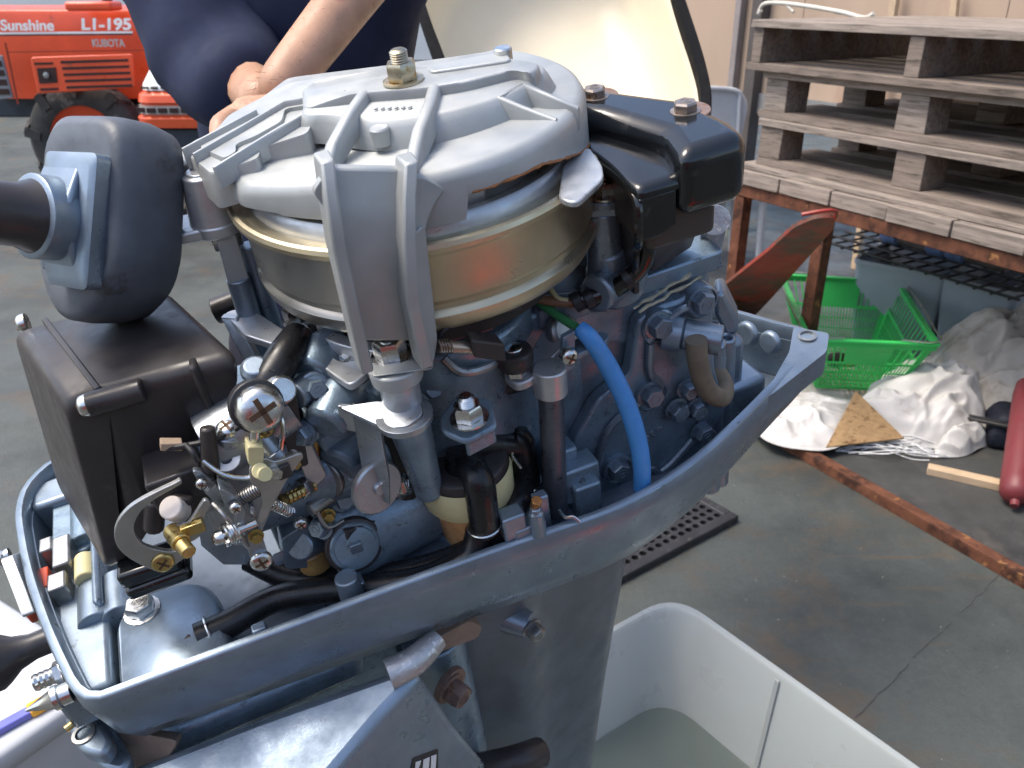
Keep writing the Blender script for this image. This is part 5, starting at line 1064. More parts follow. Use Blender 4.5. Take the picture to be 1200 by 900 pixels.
b.build_each('cross_wire', BLKWIRE, rk)
for y in (-.22, -.11, 0, .11, .22):
    b = MB(); b.cyl(V(-.38, y, .009), V(.60, y, .009), .006, n=8); b.build('long_wire', BLKWIRE, rk)
pi_ = thing('rag_bundle', 'grimy pipe wrapped in blue rags lying on the wire rack', 'pipe', rk.location + Vector((0, 0, .016))); pi_.rotation_euler = (0, 0, TANG + .03)
b = MB(); b.cyl(V(-.12, .0, .036), V(.40, .0, .036), .034, n=16); b.build('pipe', mat('grimy_pipe', (.10, .09, .085), 0, .7, .3, 20, .3, 60), pi_, .004)
for x in (-.12, .10, .19):
    b = MB(); b.lathe([(.030, -.05), (.042, -.03), (.038, 0), (.043, .03), (.030, .05)], (x, 0, .036), (1, 0, 0), 14); b.build('rag', mat('blue_rag', (.10, .16, .30), 0, .8, .3, 30, .4, 60), pi_)
# scrap timbers in the dark at the right
for k, (x, y, z, L2) in enumerate(((1.35, .55, .012, .7), (1.45, .70, .012, .6), (1.32, .62, .145, .75))):
    p = t0 + tU * x + tN * y; o = MB().box((0, 0, .06), (L2, .12, .12)).build('timber_offcut', WOODD, None, .004); o.location = (p[0], p[1], z); o.rotation_euler = (0, 0, TANG + .25 * (k - 1)); tag(o, ['dark timber offcut on the floor under the right end of the table', 'dark timber offcut at the very back under the table', 'dark timber offcut laid across the two beneath the table'][k], 'timber', 'dark timbers under the table')
# ---------------- green basket
BZ = .30
bc = [wz(915, 322, BZ), wz(1052, 330, BZ), wz(1098, 404, BZ), wz(948, 398, BZ)]
ctr = sum(bc) / 4; bu_ = nrm((bc[1] - bc[0]) + (bc[2] - bc[3])); ba = atan2(bu_[1], bu_[0])
bk = thing('shopping_basket', 'bright green plastic shopping basket sitting on the white sheets', 'basket', (ctr[0], ctr[1], .05)); 
loc = lambda p: V(*p) - V(ctr[0], ctr[1], .05)
top4 = [loc(p) for p in bc]; c4 = sum(top4) / 4; bot4 = [(p - c4) * V(.66, .66, 0) + V(c4[0], c4[1], 0) + V(0, 0, .006) for p in top4]
b = MB()
for i in range(4):
    p, q = top4[i], top4[(i + 1) % 4]; d = nrm(q - p); m_ = nrm((p + q) / 2 - c4); b.beam(p - d * .006, q + d * .006, .022, .010); b.beam(p + V(0, 0, -.012) - m_ * .0, q + V(0, 0, -.012), .006, .024)
b.build('rim', GREENP, bk, .002)
for i in range(4):                                             # each side: solid band, corner posts and a lattice
    p, q, P2, Q2 = top4[i], top4[(i + 1) % 4], bot4[i], bot4[(i + 1) % 4]; at = lambda u, v: (p * (1 - u) + q * u) * (1 - v) + (P2 * (1 - u) + Q2 * u) * v
    nm_ = nrm(np.cross(q - p, P2 - p)) * .0028; S_ = lambda b, u0, u1, v0, v1: b.prism([at(u0, v0), at(u1, v0), at(u1, v1), at(u0, v1)], nm_)
    b = MB()
    if i in (0, 2): S_(b, .30, .70, .05, .42)
    S_(b, 0, .04, .03, 1); S_(b, .96, 1, .03, 1); S_(b, .04, .96, .42, .46); S_(b, .04, .96, .94, 1)
    b.build_each('side_panel', GREENP, bk)
    b = MB(); nsl = 30
    for k in range(nsl):
        u = .05 + .90 * k / (nsl - 1)
        if k % 2 == 0 and not (i in (0, 2) and .29 < u < .71): S_(b, u - .006, u + .006, .03, .42)
        S_(b, u - .0055, u + .0055, .46, .94)
    S_(b, .04, .96, .62, .635); S_(b, .04, .96, .78, .795)
    b.build('lattice', GREENP, bk)['kind'] = 'stuff'
b = MB()
for k in range(15):
    u = (k + .5) / 15; b.beam(bot4[0] * (1 - u) + bot4[1] * u, bot4[3] * (1 - u) + bot4[2] * u, .006, .004); b.beam(bot4[0] * (1 - u) + bot4[3] * u, bot4[1] * (1 - u) + bot4[2] * u, .006, .004)
b.build('floor_grid', GREENP, bk)['kind'] = 'stuff'
for s in (0, 1):
    b = MB(); i, j = (1, 2) if s else (0, 3); ext = V(0, 0, .012); a_, c2 = top4[i] + ext, top4[j] + ext
    a1, c1 = top4[0 if s == 0 else 1] * .72 + top4[1 if s == 0 else 0] * .28 + ext, top4[3 if s == 0 else 2] * .72 + top4[2 if s == 0 else 3] * .28 + ext
    m_ = nrm((a_ + c2) / 2 - c4) * .018
    b.tube([a1, a_ + m_ * .3, a_ * .8 + c2 * .2 + m_, a_ * .5 + c2 * .5 + m_ * 1.3 , a_ * .2 + c2 * .8 + m_, c2 + m_ * .3, c1], .0035, 8, 5); b.build('handle', WIRE, bk)
pt = thing('machine_part', 'small brass and black fitting lying in the green basket', 'fitting', (ctr[0] + .01, ctr[1] - .02, .062))
b = MB(); b.lathe([(.022, 0), (.022, .02), (.012, .024), (.012, .05)], n=16, cap0=True, cap1=True); b.build('stem', BRASS, pt, .001)
b = MB(); b.lathe([(.014, -.045), (.024, -.02), (.024, .02), (.014, .045)], (-.05, .01, .022), (1, .3, 0), 16, True, True); b.build('cap', BLACK, pt, .002)
# ---------------- dirty sheets
def sheet(name, outline_px, z, hump, fold, m, label, seed, fs=6., edge0=.014):
    P = [wz(x, y, .013) for x, y in outline_px]; c = sum(P) / len(P); b = MB(); rings = []
    P = resamp(rpoly(P, .06, 4), 150); K = 44; r2 = random.Random(seed); off = Vector((seed * 3.1, seed * 1.7, 0))
    for k in range(K + 1):
        t = k / K; rr = []
        for i, p in enumerate(P):
            q = c + (p - c) * t; w = 1 + .07 * (noise.noise(Vector((p[0] * 7, p[1] * 7, seed)))) * t; q = c + (q - c) * w
            v = Vector((q[0], q[1], 0)) * fs + off; wv = noise.noise_vector(v * .6) * .9
            ridge = 1 - abs(noise.noise(v + wv)) * 2.2; rd2 = 1 - abs(noise.noise(v * 2.3 + wv * 1.5)) * 2
            u2 = Vector((q[0] * 3.2 + q[1] * 9.5, q[1] * 2.2 - q[0] * 1.2, seed * 2.)) + wv * .9; r3 = 1 - abs(noise.noise(u2)) * 2.4; r4 = 1 - abs(noise.noise(v * 3.1 + wv * 2)) * 2
            h = z + hump * (1 - t ** 2.2) * (.75 + .55 * noise.noise(v * .42)) + fold * (.40 * max(0, ridge) ** 1.2 + .80 * max(0, r3) ** 1.3 + .20 * max(0, rd2) + .10 * max(0, r4) + .55 * max(0, 1 - abs(noise.noise(u2 * .8 + wv * 1.2)) * 4) ** 2) * (1 - .3 * t) - fold * .4
            edge = edge0 + .02 * max(0, noise.noise(v * 1.3)); f = min(1, (1 - t) * 6); rr.append(V(q[0], q[1], max(edge0, h * f + edge * (1 - f))))
        rings.append([q - c * V(1, 1, 0) for q in rr])
    b.loft(list(reversed(rings)), False, False); o = b.build(name, m, sharp=180); o.location = (c[0], c[1], 0); s_ = o.modifiers.new('t', 'SOLIDIFY'); s_.thickness = .0025; s_.offset = 1
    o.modifiers.new('s', 'SUBSURF').levels = 1; tag(o, label, 'sheet', 'dirty plastic sheets heaped below the table'); return o
sheet('plastic_sheet', [(865, 505), (895, 478), (955, 470), (1010, 480), (1030, 508), (990, 530), (960, 540), (905, 532)], .03, .09, .035, TARP, 'clean bright white sheet lying nearest the motor, under the plywood triangle', 1, 5, .044)
sheet('plastic_sheet', [(985, 500), (1010, 470), (1060, 440), (1110, 440), (1155, 465), (1165, 512), (1130, 530), (1075, 525), (1020, 515)], .05, .17, .055, TARP, 'crumpled white sheet rolled up in front of the green basket', 2, 6)
sheet('plastic_sheet', [(1060, 465), (1095, 425), (1150, 415), (1225, 415), (1290, 470), (1250, 530), (1180, 520), (1110, 500)], .09, .27, .06, TARPD, 'grubby grey-brown sheet heaped at the right behind the basket', 3, 6)
sheet('plastic_sheet', [(1088, 535), (1112, 512), (1142, 490), (1168, 515), (1140, 532), (1118, 538)], .03, .07, .04, TARP, 'loose white corner of sheet trailing onto the floor by the red roll', 4, 7)
sheet('plastic_sheet', [(880, 470), (905, 420), (1000, 400), (1060, 420), (1020, 470), (950, 480)], .012, .030, .02, TARPD, 'flat grubby sheet underneath the green basket', 5, 6)
# white cords
cd = thing('cord_bundle', 'bundle of thin white cords spilling from under the sheets', 'cords', wz(1060, 525, .013))
b = MB(); r2 = random.Random(5)
for k in range(26):
    y0, y1 = r2.uniform(500, 532), r2.uniform(512, 544); x0, x1 = r2.uniform(965, 1025), r2.uniform(1085, 1116)
    pts = [wz(x0 + (x1 - x0) * s, y0 + (y1 - y0) * s + r2.uniform(-4, 4), .018 + r2.uniform(0, .03) * sin(pi * s)) - V(*cd.location) for s in (0, .25, .5, .75, 1)]
    b.tube(pts, .0017, 5, 4)
b.build('strands', WHITEP, cd)['kind'] = 'stuff'
# stained triangle of board
tz = .085; T3 = [wz(1003, 458, .16), wz(968, 524, .05), wz(1060, 513, .06)]; o0 = sum(T3) / 3
b = MB(); nn3 = nrm(np.cross(T3[1] - T3[0], T3[2] - T3[0])); nn3 = nn3 if nn3[2] > 0 else -nn3; b.prism([p - o0 for p in T3], -nn3 * .009); tag(obj_at(b, 'board_offcut', HARDB, o0, bevel=.0008), 'stained brown triangular board offcut lying on the white sheet', 'board')
b = MB(); p, q = wz(950, 500, .075), wz(1000, 492, .075); b.beam(p - q, V(0, 0, 0), .03, .012); tag(obj_at(b, 'wood_strip', PINE, q, bevel=.001), 'thin wooden strip poking out under the triangular board', 'strip')
p, q = wz(1086, 553, .012), wz(1178, 574, .012); mid = (p + q) / 2
b = MB(); d = nrm(q - p); L2 = np.linalg.norm(q - p); s_n = V(-d[1], d[0], 0)
b.loft([[d * x + s_n * y * .021 + V(0, 0, z) for y, z in ((-1, 0), (1, 0), (1, .024), (-1, .026))] for x in (-L2 / 2, -L2 / 4, L2 * .3, L2 / 2 - .02)] + [[d * (L2 / 2) + s_n * y * .014 + V(0, 0, z) for y, z in ((-1, 0), (1, 0), (1, .012), (-1, .014))]])
tag(obj_at(b, 'wood_offcut', PINE, mid, bevel=.002), 'short pale pine offcut lying on the dirty slab', 'wood offcut')
# red roll at the right edge
p, q = wz(1190, 584, .05), wy(1216, 400, wz(1190, 584, .05)[1] + .55); d = nrm(q - p)
b = MB(); b.lathe([(.012, -.012), (.036, 0), (.047, .02), (.048, .06), (.050, .42), (.045, .47), (.02, .48)], (0, 0, 0), d, 26, True, True); rr_ = obj_at(b, 'red_roll', REDP, p); tag(rr_, 'red vinyl roll with a rounded end propped at the right edge', 'roll')
b = MB(); b.lathe([(.012, -.03), (.014, -.012)], (0, 0, 0), d, 14, True, True); b.build('tip', REDP, rr_)
b = MB(); p2, q2 = wz(1130, 488, .10), wz(1215, 505, .12); b.beam(p2 - q2, V(0, 0, 0), .035, .012); tag(obj_at(b, 'black_strap', RUBBER, q2, bevel=.003), 'flat black bar pushed in beside the red roll', 'bar')
b = MB(); p2 = wz(1150, 520, .05); b.loft([[V(x * r_ * .14, y * r_ * .12, z) for x, y in ((-1, -.6), (.2, -1), (1, -.2), (.6, 1), (-.6, .9))] for r_, z in ((1, -.037), (1.05, .03), (.7, .09))]); tag(obj_at(b, 'blue_sack', mat('blue_sack', (.006, .009, .02), 0, .7, .3, 20, .3, 40), p2 + V(.18, .10, 0), bevel=.02), 'dark blue sack tucked behind the red roll', 'sack')
# ---------------- grey plastic chair by the plywood wall
ch = thing('garden_chair', 'grey plastic garden chair behind the black rear cover', 'chair', V(*wy(830, 100, 4.95)) * V(1, 1, 0)); ch.rotation_euler = (0, 0, radians(8))
cz = lambda px, py: V(*wy(px, py, 4.95)) - V(*ch.location)
b = MB(); bk2 = [cz(772, 108), cz(800, 99), cz(868, 103), cz(881, 122), cz(866, 190), cz(846, 250), cz(790, 250)]
b.prism(rpoly(bk2, .05, 5), (0, .03, 0)); b.build('backrest', CHAIRP, ch, .012, 3)
b = MB(); b.tube([cz(846, 250) + V(0, -.01, 0), cz(862, 190) + V(0, -.012, 0), cz(867, 125) + V(0, -.012, 0), cz(862, 106) + V(0, -.012, 0), cz(800, 102) + V(0, -.012, 0)], .012, 8, 5); b.build('back_edge', CHAIRP, ch)
zb = cz(820, 250); b = MB(); b.box((zb[0], -.22, .43), (.44, .46, .03)); b.build('seat', CHAIRP, ch, .012)
for sx in (-.19, .19):
    for sy in (-.42, -.02): b = MB(); b.cyl((zb[0] + sx, sy, .42), (zb[0] + sx * 1.12, sy, 0), .022, .018, 10); b.build('leg', CHAIRP, ch)
# ---------------- orange tractor
TY = 6.2
tr = thing('tractor', 'orange compact tractor with white lettering along its hood', 'tractor', V(*wy(60, 200, TY)) * V(1, 0, 0) + V(0, TY + .35, 0))
tz = lambda px, py, y=TY: V(*wy(px, py, y)) - V(*tr.location)
def side(b, pts, th=.02, y=TY, r=.01): return b.prism(rpoly([tz(x, q, y) for x, q in pts], r, 4), (0, th, 0))
b = MB()
w_ = .62
prof = [(tz(0, 123)[2], 0), (tz(0, 62)[2], .0), (tz(0, 40)[2], .0), (tz(0, 20)[2], .008), (tz(0, 14)[2], .02), (tz(0, 10.5)[2], .06), (tz(0, 8.5)[2], .2)]
xl, xr0, xr1 = tz(-55, 80)[0], tz(178, 115)[0], tz(143, 8)[0]
rings = []
for x in (0, 1):
    rr = []
    for z, ins in prof: 
        f = (z - prof[0][0]) / (prof[-1][0] - prof[0][0]); xx = xl if x == 0 else xr0 + (xr1 - xr0) * f; rr.append(V(xx, ins, z))
    for z, ins in reversed(prof):
        f = (z - prof[0][0]) / (prof[-1][0] - prof[0][0]); xx = xl if x == 0 else xr0 + (xr1 - xr0) * f; rr.append(V(xx, w_ - ins, z))
    rings.append(rr)
b.loft(rings); hood = b.build('hood', ORANGE, tr, .004, sharp=25)
b = MB(); side(b, [(-55, 38.4), (155, 36.6), (155, 39), (-55, 40.8)], .008, TY - .005, 0); b.build('white_stripe', WHITEP, hood)
b = MB(); side(b, [(-55, 41), (155, 39.2), (155, 41), (-55, 42.8)], .008, TY - .004, 0); b.build('black_stripe', BLACK, hood)
b = MB(); side(b, [(8, 60.6), (168, 58.2), (168, 59.4), (8, 61.8)], .006, TY - .002, 0); b.build('panel_seam', mat('seam_dark', (.25, .03, .01), 0, .5), hood)
b = MB(); side(b, [(5, 50), (7, 50), (22, 122), (20, 122)], .006, TY - .002, 0); b.build('panel_seam', MATS['seam_dark'], hood)
b = MB(); side(b, [(35, 67), (155, 63), (159, 103), (44, 110)], .022, TY - .012, .02); gp = b.build('louvre_panel', ORANGE, hood, .008, 3)
SLOT = mat('slot_dark', (.03, .012, .01), 0, .7)
def slot(x0, x1, y0, h, sl=-.03): 
    b = MB(); side(b, [(x0, y0), (x1, y0 + sl * (x1 - x0)), (x1, y0 + sl * (x1 - x0) + h), (x0, y0 + h)], .012, TY - .016, 0); b.build('louvre_slot', SLOT, gp)
for k in range(5): slot(71 + k * 1.7, 150 + k * 1.2, 71.4 + k * 7.4, 3.0)
slot(40, 62, 73.5, 2.6); slot(47, 68, 103.5, 2.8)
b = MB(); side(b, [(43, 80), (65, 79), (67, 97), (46, 98)], .014, TY - .017, 0); b.build('air_hole', SLOT, gp); 
b = MB(); b.lathe([(.02, 0), (.02, .015), (.008, .018)], tz(55, 88, TY - .02), (0, -1, 0), 14, True, True); b.build('latch_knob', DSTEEL, gp)
b = MB(); side(b, [(-50, 66), (2, 65), (15, 115), (-40, 120)], .02, TY - .006, .01); gr_ = b.build('front_grille', GREYP, hood, .004)
for k in range(4): b = MB(); side(b, [(-44 + k * 3, 72 + k * 11), (1 + k * 3, 71 + k * 11), (3 + k * 3, 78 + k * 11), (-42 + k * 3, 79 + k * 11)], .01, TY - .01, 0); b.build('grille_slot', SLOT, gr_)
def text(body, px0, px1, pyb, pyt, m, par, y=TY - .012, shear=.0, bold=.0):
    c = bpy.data.curves.new('lettering', 'FONT'); c.body = body; c.extrude = .002; c.offset = bold; c.shear = shear; c.size = 1; c.materials.append(m)
    o = bpy.data.objects.new('lettering', c); COL.objects.link(o); bpy.context.view_layer.update(); d = o.dimensions; a = tz(px0, pyb, y); q = tz(px1, pyt, y)
    sx, sy = (q[0] - a[0]) / max(d[0], .01), (q[2] - a[2]) / .70
    me = bpy.data.meshes.new_from_object(o.evaluated_get(bpy.context.evaluated_depsgraph_get())); bpy.data.objects.remove(o); o = bpy.data.objects.new('lettering', me); COL.objects.link(o)
    o.parent = par; o.rotation_euler = (pi / 2, 0, 0); o.location = V(*a); o.scale = (sx, sy, 1); return o
text('Sunshine', 1, 61, 35.5, 23.2, WHITEP, hood, shear=.12, bold=.025); text('L1-195', 95, 152, 34.6, 21.6, WHITEP, hood, shear=.15, bold=.03)
BADGE = mat('badge_silver', (.45, .42, .40), .6, .4)
text('KUBOTA', 108.5, 145, 54.6, 46.0, BADGE, hood, bold=.03)
b = MB(); b.box((tz(60, 130)[0], w_ / 2, tz(0, 136)[2]), (1.5, .30, .16)); b.box((tz(90, 130)[0] + .5, w_ / 2, tz(0, 136)[2]), (1.2, .36, .3)); b.build('chassis', mat('tractor_blue_grey', (.035, .045, .06), .2, .5, .2, 6), tr, .02)
b = MB(); b.cyl(V(tz(92, 178)[0], -.20, .42), V(tz(92, 178)[0], w_ + .20, .42), .06, n=14); b.build('front_axle', MATS['tractor_blue_grey'], tr)
def wheel(cx, cy_, R, w):
    b = MB(); b.lathe([(R * .58, -w * .42), (R * .66, -w / 2), (R * .86, -w / 2), (R * .94, -w * .38), (R * .96, 0), (R * .94, w * .38), (R * .86, w / 2), (R * .66, w / 2), (R * .58, w * .42)], (cx, cy_, R), (0, 1, 0), 48)
    wh = b.build('wheel', TYRE, tr); 
    for k in range(18):
        a = 2 * pi * k / 18; s = 1 if k % 2 else -1; u = V(cos(a), 0, sin(a)); t_ = V(-sin(a), 0, cos(a)); b = MB()
        b.loft([[V(cx, cy_, R) + u * r + t_ * q + V(0, yy, 0) for r, q in ((R * .93, -.035), (R * 1.0, -.022), (R * 1.0, .022), (R * .93, .035))] for yy, q_ in ((0, 0), (s * w * .3, .02), (s * w * .52, .05))] if False else
               [[V(cx, cy_, R) + u * r + t_ * (q + sh) + V(0, yy, 0) for r, q in ((R * .92, -.04), (R * rt, -.022), (R * rt, .022), (R * .92, .04))] for yy, sh, rt in ((-s * w * .05, 0, 1.0), (s * w * .3, .03, 1.0), (s * w * .52, .07, .97))])
        b.loft([[V(cx, cy_, R) + u * r + t_ * (q + .07) + V(0, yy, 0) for r, q in ((R * .70, -.03), (R * .95, -.035), (R * .95, .035), (R * .70, .03))] for yy in (s * w * .46, s * w * .56)])
        b.build('tread_lug', TYRE, wh)
    b = MB(); b.lathe([(R * .60, -w * .40), (R * .56, -w * .30), (R * .30, -w * .12), (R * .12, -w * .14), (.001, -w * .14)], (cx, cy_, R), (0, 1, 0), 30); b.lathe([(R * .60, w * .40), (R * .56, w * .30), (R * .30, w * .12), (.001, w * .14)], (cx, cy_, R), (0, 1, 0), 30); b.build('rim', ORANGE, wh)
    return wh
wheel(tz(92, 178)[0], -.12, .43, .22); wheel(tz(92, 178)[0], w_ + .12, .43, .22)
wheel(tz(92, 178)[0] + 1.45, -.22, .56, .30); wheel(tz(92, 178)[0] + 1.45, w_ + .22, .56, .30)
xs = tz(92, 178)[0] + 1.45
b = MB(); b.cyl(V(xs - .75, w_ / 2, .95), V(xs - .55, w_ / 2, 1.28), .025, n=10); b.lathe([(.19, -.012), (.205, 0), (.19, .012), (.18, 0), (.19, -.012)], V(xs - .54, w_ / 2, 1.29), (.5, 0, .86), 30); b.build('steering_wheel', BLACK, tr)
b = MB(); b.box(V(xs, w_ / 2, .80), (.46, .46, .1)); b.box(V(xs + .22, w_ / 2, 1.0), (.08, .44, .36)); b.build('seat', BLACK, tr, .03)
for y in (-.30, w_ + .02): b = MB(); b.loft([[V(xs + r * cos(a), y, .56 + r * sin(a)) for r in (.60, .62)] + [V(xs + r * cos(a), y + .28, .56 + r * sin(a)) for r in (.62, .60)] for a in np.linspace(.1, 2.7, 14)]); b.build('mudguard', ORANGE, tr)
b = MB(); b.box(V(xs - .1, w_ / 2, .62), (1.0, .34, .34)); b.build('gearbox', MATS['tractor_blue_grey'], tr, .03)
b = MB(); b.lathe([(.035, 0), (.035, .10), (.03, .12)], tz(127, 8, TY + .25) - V(0, 0, .02), n=14, cap0=True, cap1=True); b.build('exhaust', BLACK, tr)
b = MB(); b.box(tz(110, 7, TY + .2), (.32, .2, .06)); b.build('dash_cowl', ORANGE, tr, .02)
# ---------------- second machine, red and white, beyond the man
YM = 5.2
mc = thing('mini_tractor', 'small red and white tractor nose showing past the man\'s sleeve', 'tractor', V(*wy(178, 160, YM)) * V(1, 0, 0) + V(0, YM + .3, 0))
mz = lambda px, py, y=YM: V(*wy(px, py, y)) - V(*mc.location)
cx_ = mz(178, 100)[0]
def oct_(z, rx, ry, k=.35): return [V(cx_ + x * rx, .25 + y * ry, z) for x, y in rpoly([V(-1, -.7), V(-.7, -1), V(.7, -1), V(1, -.7), V(1, 1), V(-1, 1)], .25, 4)]
b = MB(); b.loft([oct_(mz(0, 158)[2], .26, .3), oct_(mz(0, 146)[2], .265, .31), oct_(mz(0, 143)[2], .24, .29), oct_(mz(0, 128)[2], .235, .285)]); b.loft([oct_(mz(0, 128)[2] + .002, .25, .30), oct_(mz(0, 118)[2], .24, .29), oct_(mz(0, 113)[2], .20, .26)]); mh = b.build('nose', mat('tractor_red', (.72, .10, .03), 0, .35, .05, 4, coat=.2), mc, .006)
b = MB(); b.loft([oct_(mz(0, 113)[2] + .002, .215, .27), oct_(mz(0, 106)[2], .21, .265), oct_(mz(0, 88)[2], .16, .22), oct_(mz(0, 78)[2], .10, .17)]); b.build('bonnet', WHITEP, mc, .012)
b = MB(); b.loft([oct_(mz(0, 141)[2], .25, .30), oct_(mz(0, 131)[2], .247, .297)]); b.build('grille_band', mat('band_grey', (.34, .31, .28), 0, .5), mc)
for k in range(6): b = MB(); b.box((cx_ - .20 + k * .07, -.052 if k else -.03, mz(0, 136)[2]), (.05, .02, .028)); b.build('grille_slot', SLOT, mc)
for k in range(6): b = MB(); b.box((cx_ - .16 + k * .06, -.018, mz(0, 109)[2]), (.04, .02, .012)); b.build('vent_slot', SLOT, mc)
b = MB(); b.box((cx_, .4, .5), (.3, .8, .3)); b.build('chassis', MATS['tractor_blue_grey'], mc, .02)
for s in (-1, 1): 
    b = MB(); b.lathe([(.15, -.08), (.24, -.09), (.27, -.05), (.27, .05), (.24, .09), (.15, .08), (.05, .03), (.001, .03)], (cx_ + s * .33, .35, .27), (1, 0, 0), 28, True); b.build('wheel', TYRE, mc)
b = MB(); b.box((cx_, .95, .75), (.4, .6, .5)); b.build('rear_body', MATS['tractor_red'], mc, .04)
# ---------------- low items far behind the tractor
fw = thing('far_wall', 'pale rendered wall far behind the orange tractor', 'wall', (-6, 13, 0)); b = MB(); b.box((0, .1, 1.6), (16, .2, 3.2)); b.build('render_face', mat('pale_render', (.62, .62, .60), 0, .8, .06, 1), fw); b = MB(); b.box((0, -.02, .25), (16, .06, .5)); b.build('plinth', GREYP, fw)
for k, (x, c, nm, lb) in enumerate(((-7.1, (.75, .65, .12), 'yellow_drum', 'yellow drum on a pallet by the far wall'), (-5.6, (.10, .22, .55), 'blue_drum', 'blue drum on a pallet by the far wall'))):
    o = thing(nm, lb, 'drum', (x, 11.6, 0)); b = MB(); b.lathe([(.28, .0), (.29, .02), (.28, .3), (.295, .32), (.28, .34), (.28, .6), (.295, .62), (.28, .64), (.29, .88), (.28, .9), (.26, .88)], (0, 0, .16), n=26, cap0=True, cap1=True); b.build('barrel', mat(nm + '_paint', c, 0, .4, .08, 4), o); b = MB(); b.box((0, 0, .08), (.8, .8, .158)); b.build('stand', WOODD, o)
# ---------------- unseen brown wall and red panel added behind the camera to shape reflections
ws = thing('reflection_wall', 'unseen brown wall with a red panel, added behind the camera for reflections', 'reflector', (0, -3.4, 0))
b = MB(); b.box((0, -.1, 1.25), (9, .2, 2.5)); b.build('wall', mat('reflection_brown', (.30, .24, .21), 0, .8, .2, 3), ws)
b = MB(); b.box((-.2, .06, 1.15), (2.2, .08, 2.3)); b.build('red_panel', mat('reflection_red', (.42, .09, .06), 0, .5, .1, 3), ws)
ft_ = thing('reflection_tank', 'unseen red tank added beside the camera to redden reflections on the motor', 'fuel tank', (.95, -.12, 0))  # out of view, added so the near side of the pan mirrors red
b = MB(); b.loft([[V(q[0], q[1], z) for q in rpoly([V(-.3 + i, -.2 + i), V(.3 - i, -.2 + i), V(.3 - i, .2 - i), V(-.3 + i, .2 - i)], .06, 5)] for z, i in ((0, .03), (.03, 0), (.22, 0), (.27, .04), (.28, .09))]); b.build('tank_body', mat('tank_red', (.55, .06, .03), 0, .4, .06, 6), ft_)
b = MB(); b.lathe([(.05, .275), (.055, .28), (.055, .31), (.04, .315)], (-.1, 0, 0), n=20, cap1=True); b.build('filler_cap', BLACK, ft_); b = MB(); b.tube([V(0, 0, .27), V(.03, 0, .35), V(.17, 0, .35), V(.2, 0, .27)], .014, 10, 5); b.build('handle', BLACK, ft_)
# ---------------- engine cover on an added, unseen support: cream inside, black rubber lip
DC = 1.33
cw_ = lambda px, py, d=DC: V(*wdp(px, py, d + .55 * (330 - py) / 1000 * DC if d == DC else d))
co = thing('engine_cover', 'removed engine cover stood on end, cream inside with a black rubber lip', 'engine cover', cw_(670, 330))
cl = lambda px, py, d=DC: cw_(px, py, d) - V(*co.location)
fwd = nrm(np.cross(cw_(800, 300) - cw_(500, 300), cw_(500, 0) - cw_(500, 300))); fwd = fwd if fwd[1] > 0 else -fwd
lip = [(484, -40), (500, 20), (520, 72), (545, 140), (600, 250), (680, 300), (760, 290), (812, 200), (825, 112), (815, 70), (800, 25), (780, -40), (740, -120), (640, -150), (540, -130)]
L3 = [cl(x, y) for x, y in lip]; L3 = resamp(rpoly(L3, .06, 5), 90); cc_ = sum(L3) / len(L3)
b = MB(); fl = lambda s, dd: [cc_ + (p - cc_) * s + fwd * dd for p in L3]
b.loft([fl(1.0, 0), fl(.99, .05), fl(.96, .12), fl(.86, .17), fl(.6, .19), fl(.2, .195)], False, True); cv = b.build('cover_shell', CREAM, co, sharp=60)
m_ = cv.modifiers.new('t', 'SOLIDIFY'); m_.thickness = .004; m_.offset = 0
b = MB(); n_ = len(L3); b.loft([[L3[i] + nrm(L3[i] - cc_) * q + fwd * z for i in range(n_)] for q, z in ((-.004, -.004), (.014, -.006), (.018, .0), (.014, .022), (-.003, .022))] + [[L3[i] + nrm(L3[i] - cc_) * -.004 + fwd * -.004 for i in range(n_)]], False, False); b.build('rubber_lip', mat('matt_black_lip', (.008, .008, .009), 0, .8, .2, 30, .1, 200, spec=.15), co)
b = MB(); b.loft([fl(1.012, .02), fl(1.004, .06), fl(.975, .13), fl(.87, .185), fl(.2, .21)], False, True); b.build('outer_skin', BLACK, co, sharp=60)
b = MB(); b.tube([cl(x, y) + fwd * .183 for x, y in ((640, 118), (742, 66), (752, 74), (756, 130))], .003, 8, 4); b.build('moulded_ridge', CREAM, co)
stz = min((V(*co.location) + p)[2] for p in L3) - .012
st = thing('added_support', 'unseen wooden support added under the upended engine cover', 'added_support', (V(*co.location) + fwd * .08) * V(1, 1, 0) + V(-.02, 0, 0) + V(0, .0, 0))  # added to hold the cover up, hidden behind the motor
b = MB(); b.box((0, 0, stz - .02), (.15, .26, .036)); b.build('seat', WOODD, st, .004)
for x in (-.045, .045):
    for y in (-.09, .09): b = MB(); b.box((x, y, (stz - .04) / 2), (.035, .035, stz - .041)); b.build('leg', WOODD, st, .002)
# ---------------- the man
def skin_mesh(name, verts, edges, radii, m, parent=None, sub=2, root=0):
    me = bpy.data.meshes.new(name); me.from_pydata([tuple(map(float, v)) for v in verts], edges, []); o = bpy.data.objects.new(name, me); COL.objects.link(o)
    s = o.modifiers.new('skin', 'SKIN'); s.use_smooth_shade = True
    for i, r in enumerate(radii):
        d = me.skin_vertices[0].data[i]; d.radius = r if isinstance(r, tuple) else (r, r); d.use_root = (i == root)
    q = o.modifiers.new('sub', 'SUBSURF'); q.levels = sub; q.render_levels = sub; me.materials.append(m)
    if parent: o.parent = parent
    return o
ORG = V(-.27, 1.30, 0)
def wl(p): return V(*p) - ORG
wristB, wristA = V(*wdp(312, 122, .86)), V(*wdp(314, 120, .84))
elbB, elbA = V(*wdp(282, 88, 1.03)), V(*wdp(500, -120, .97))
shB, shA = V(-.425, 1.16, 1.46), V(-.16, 1.20, 1.46)
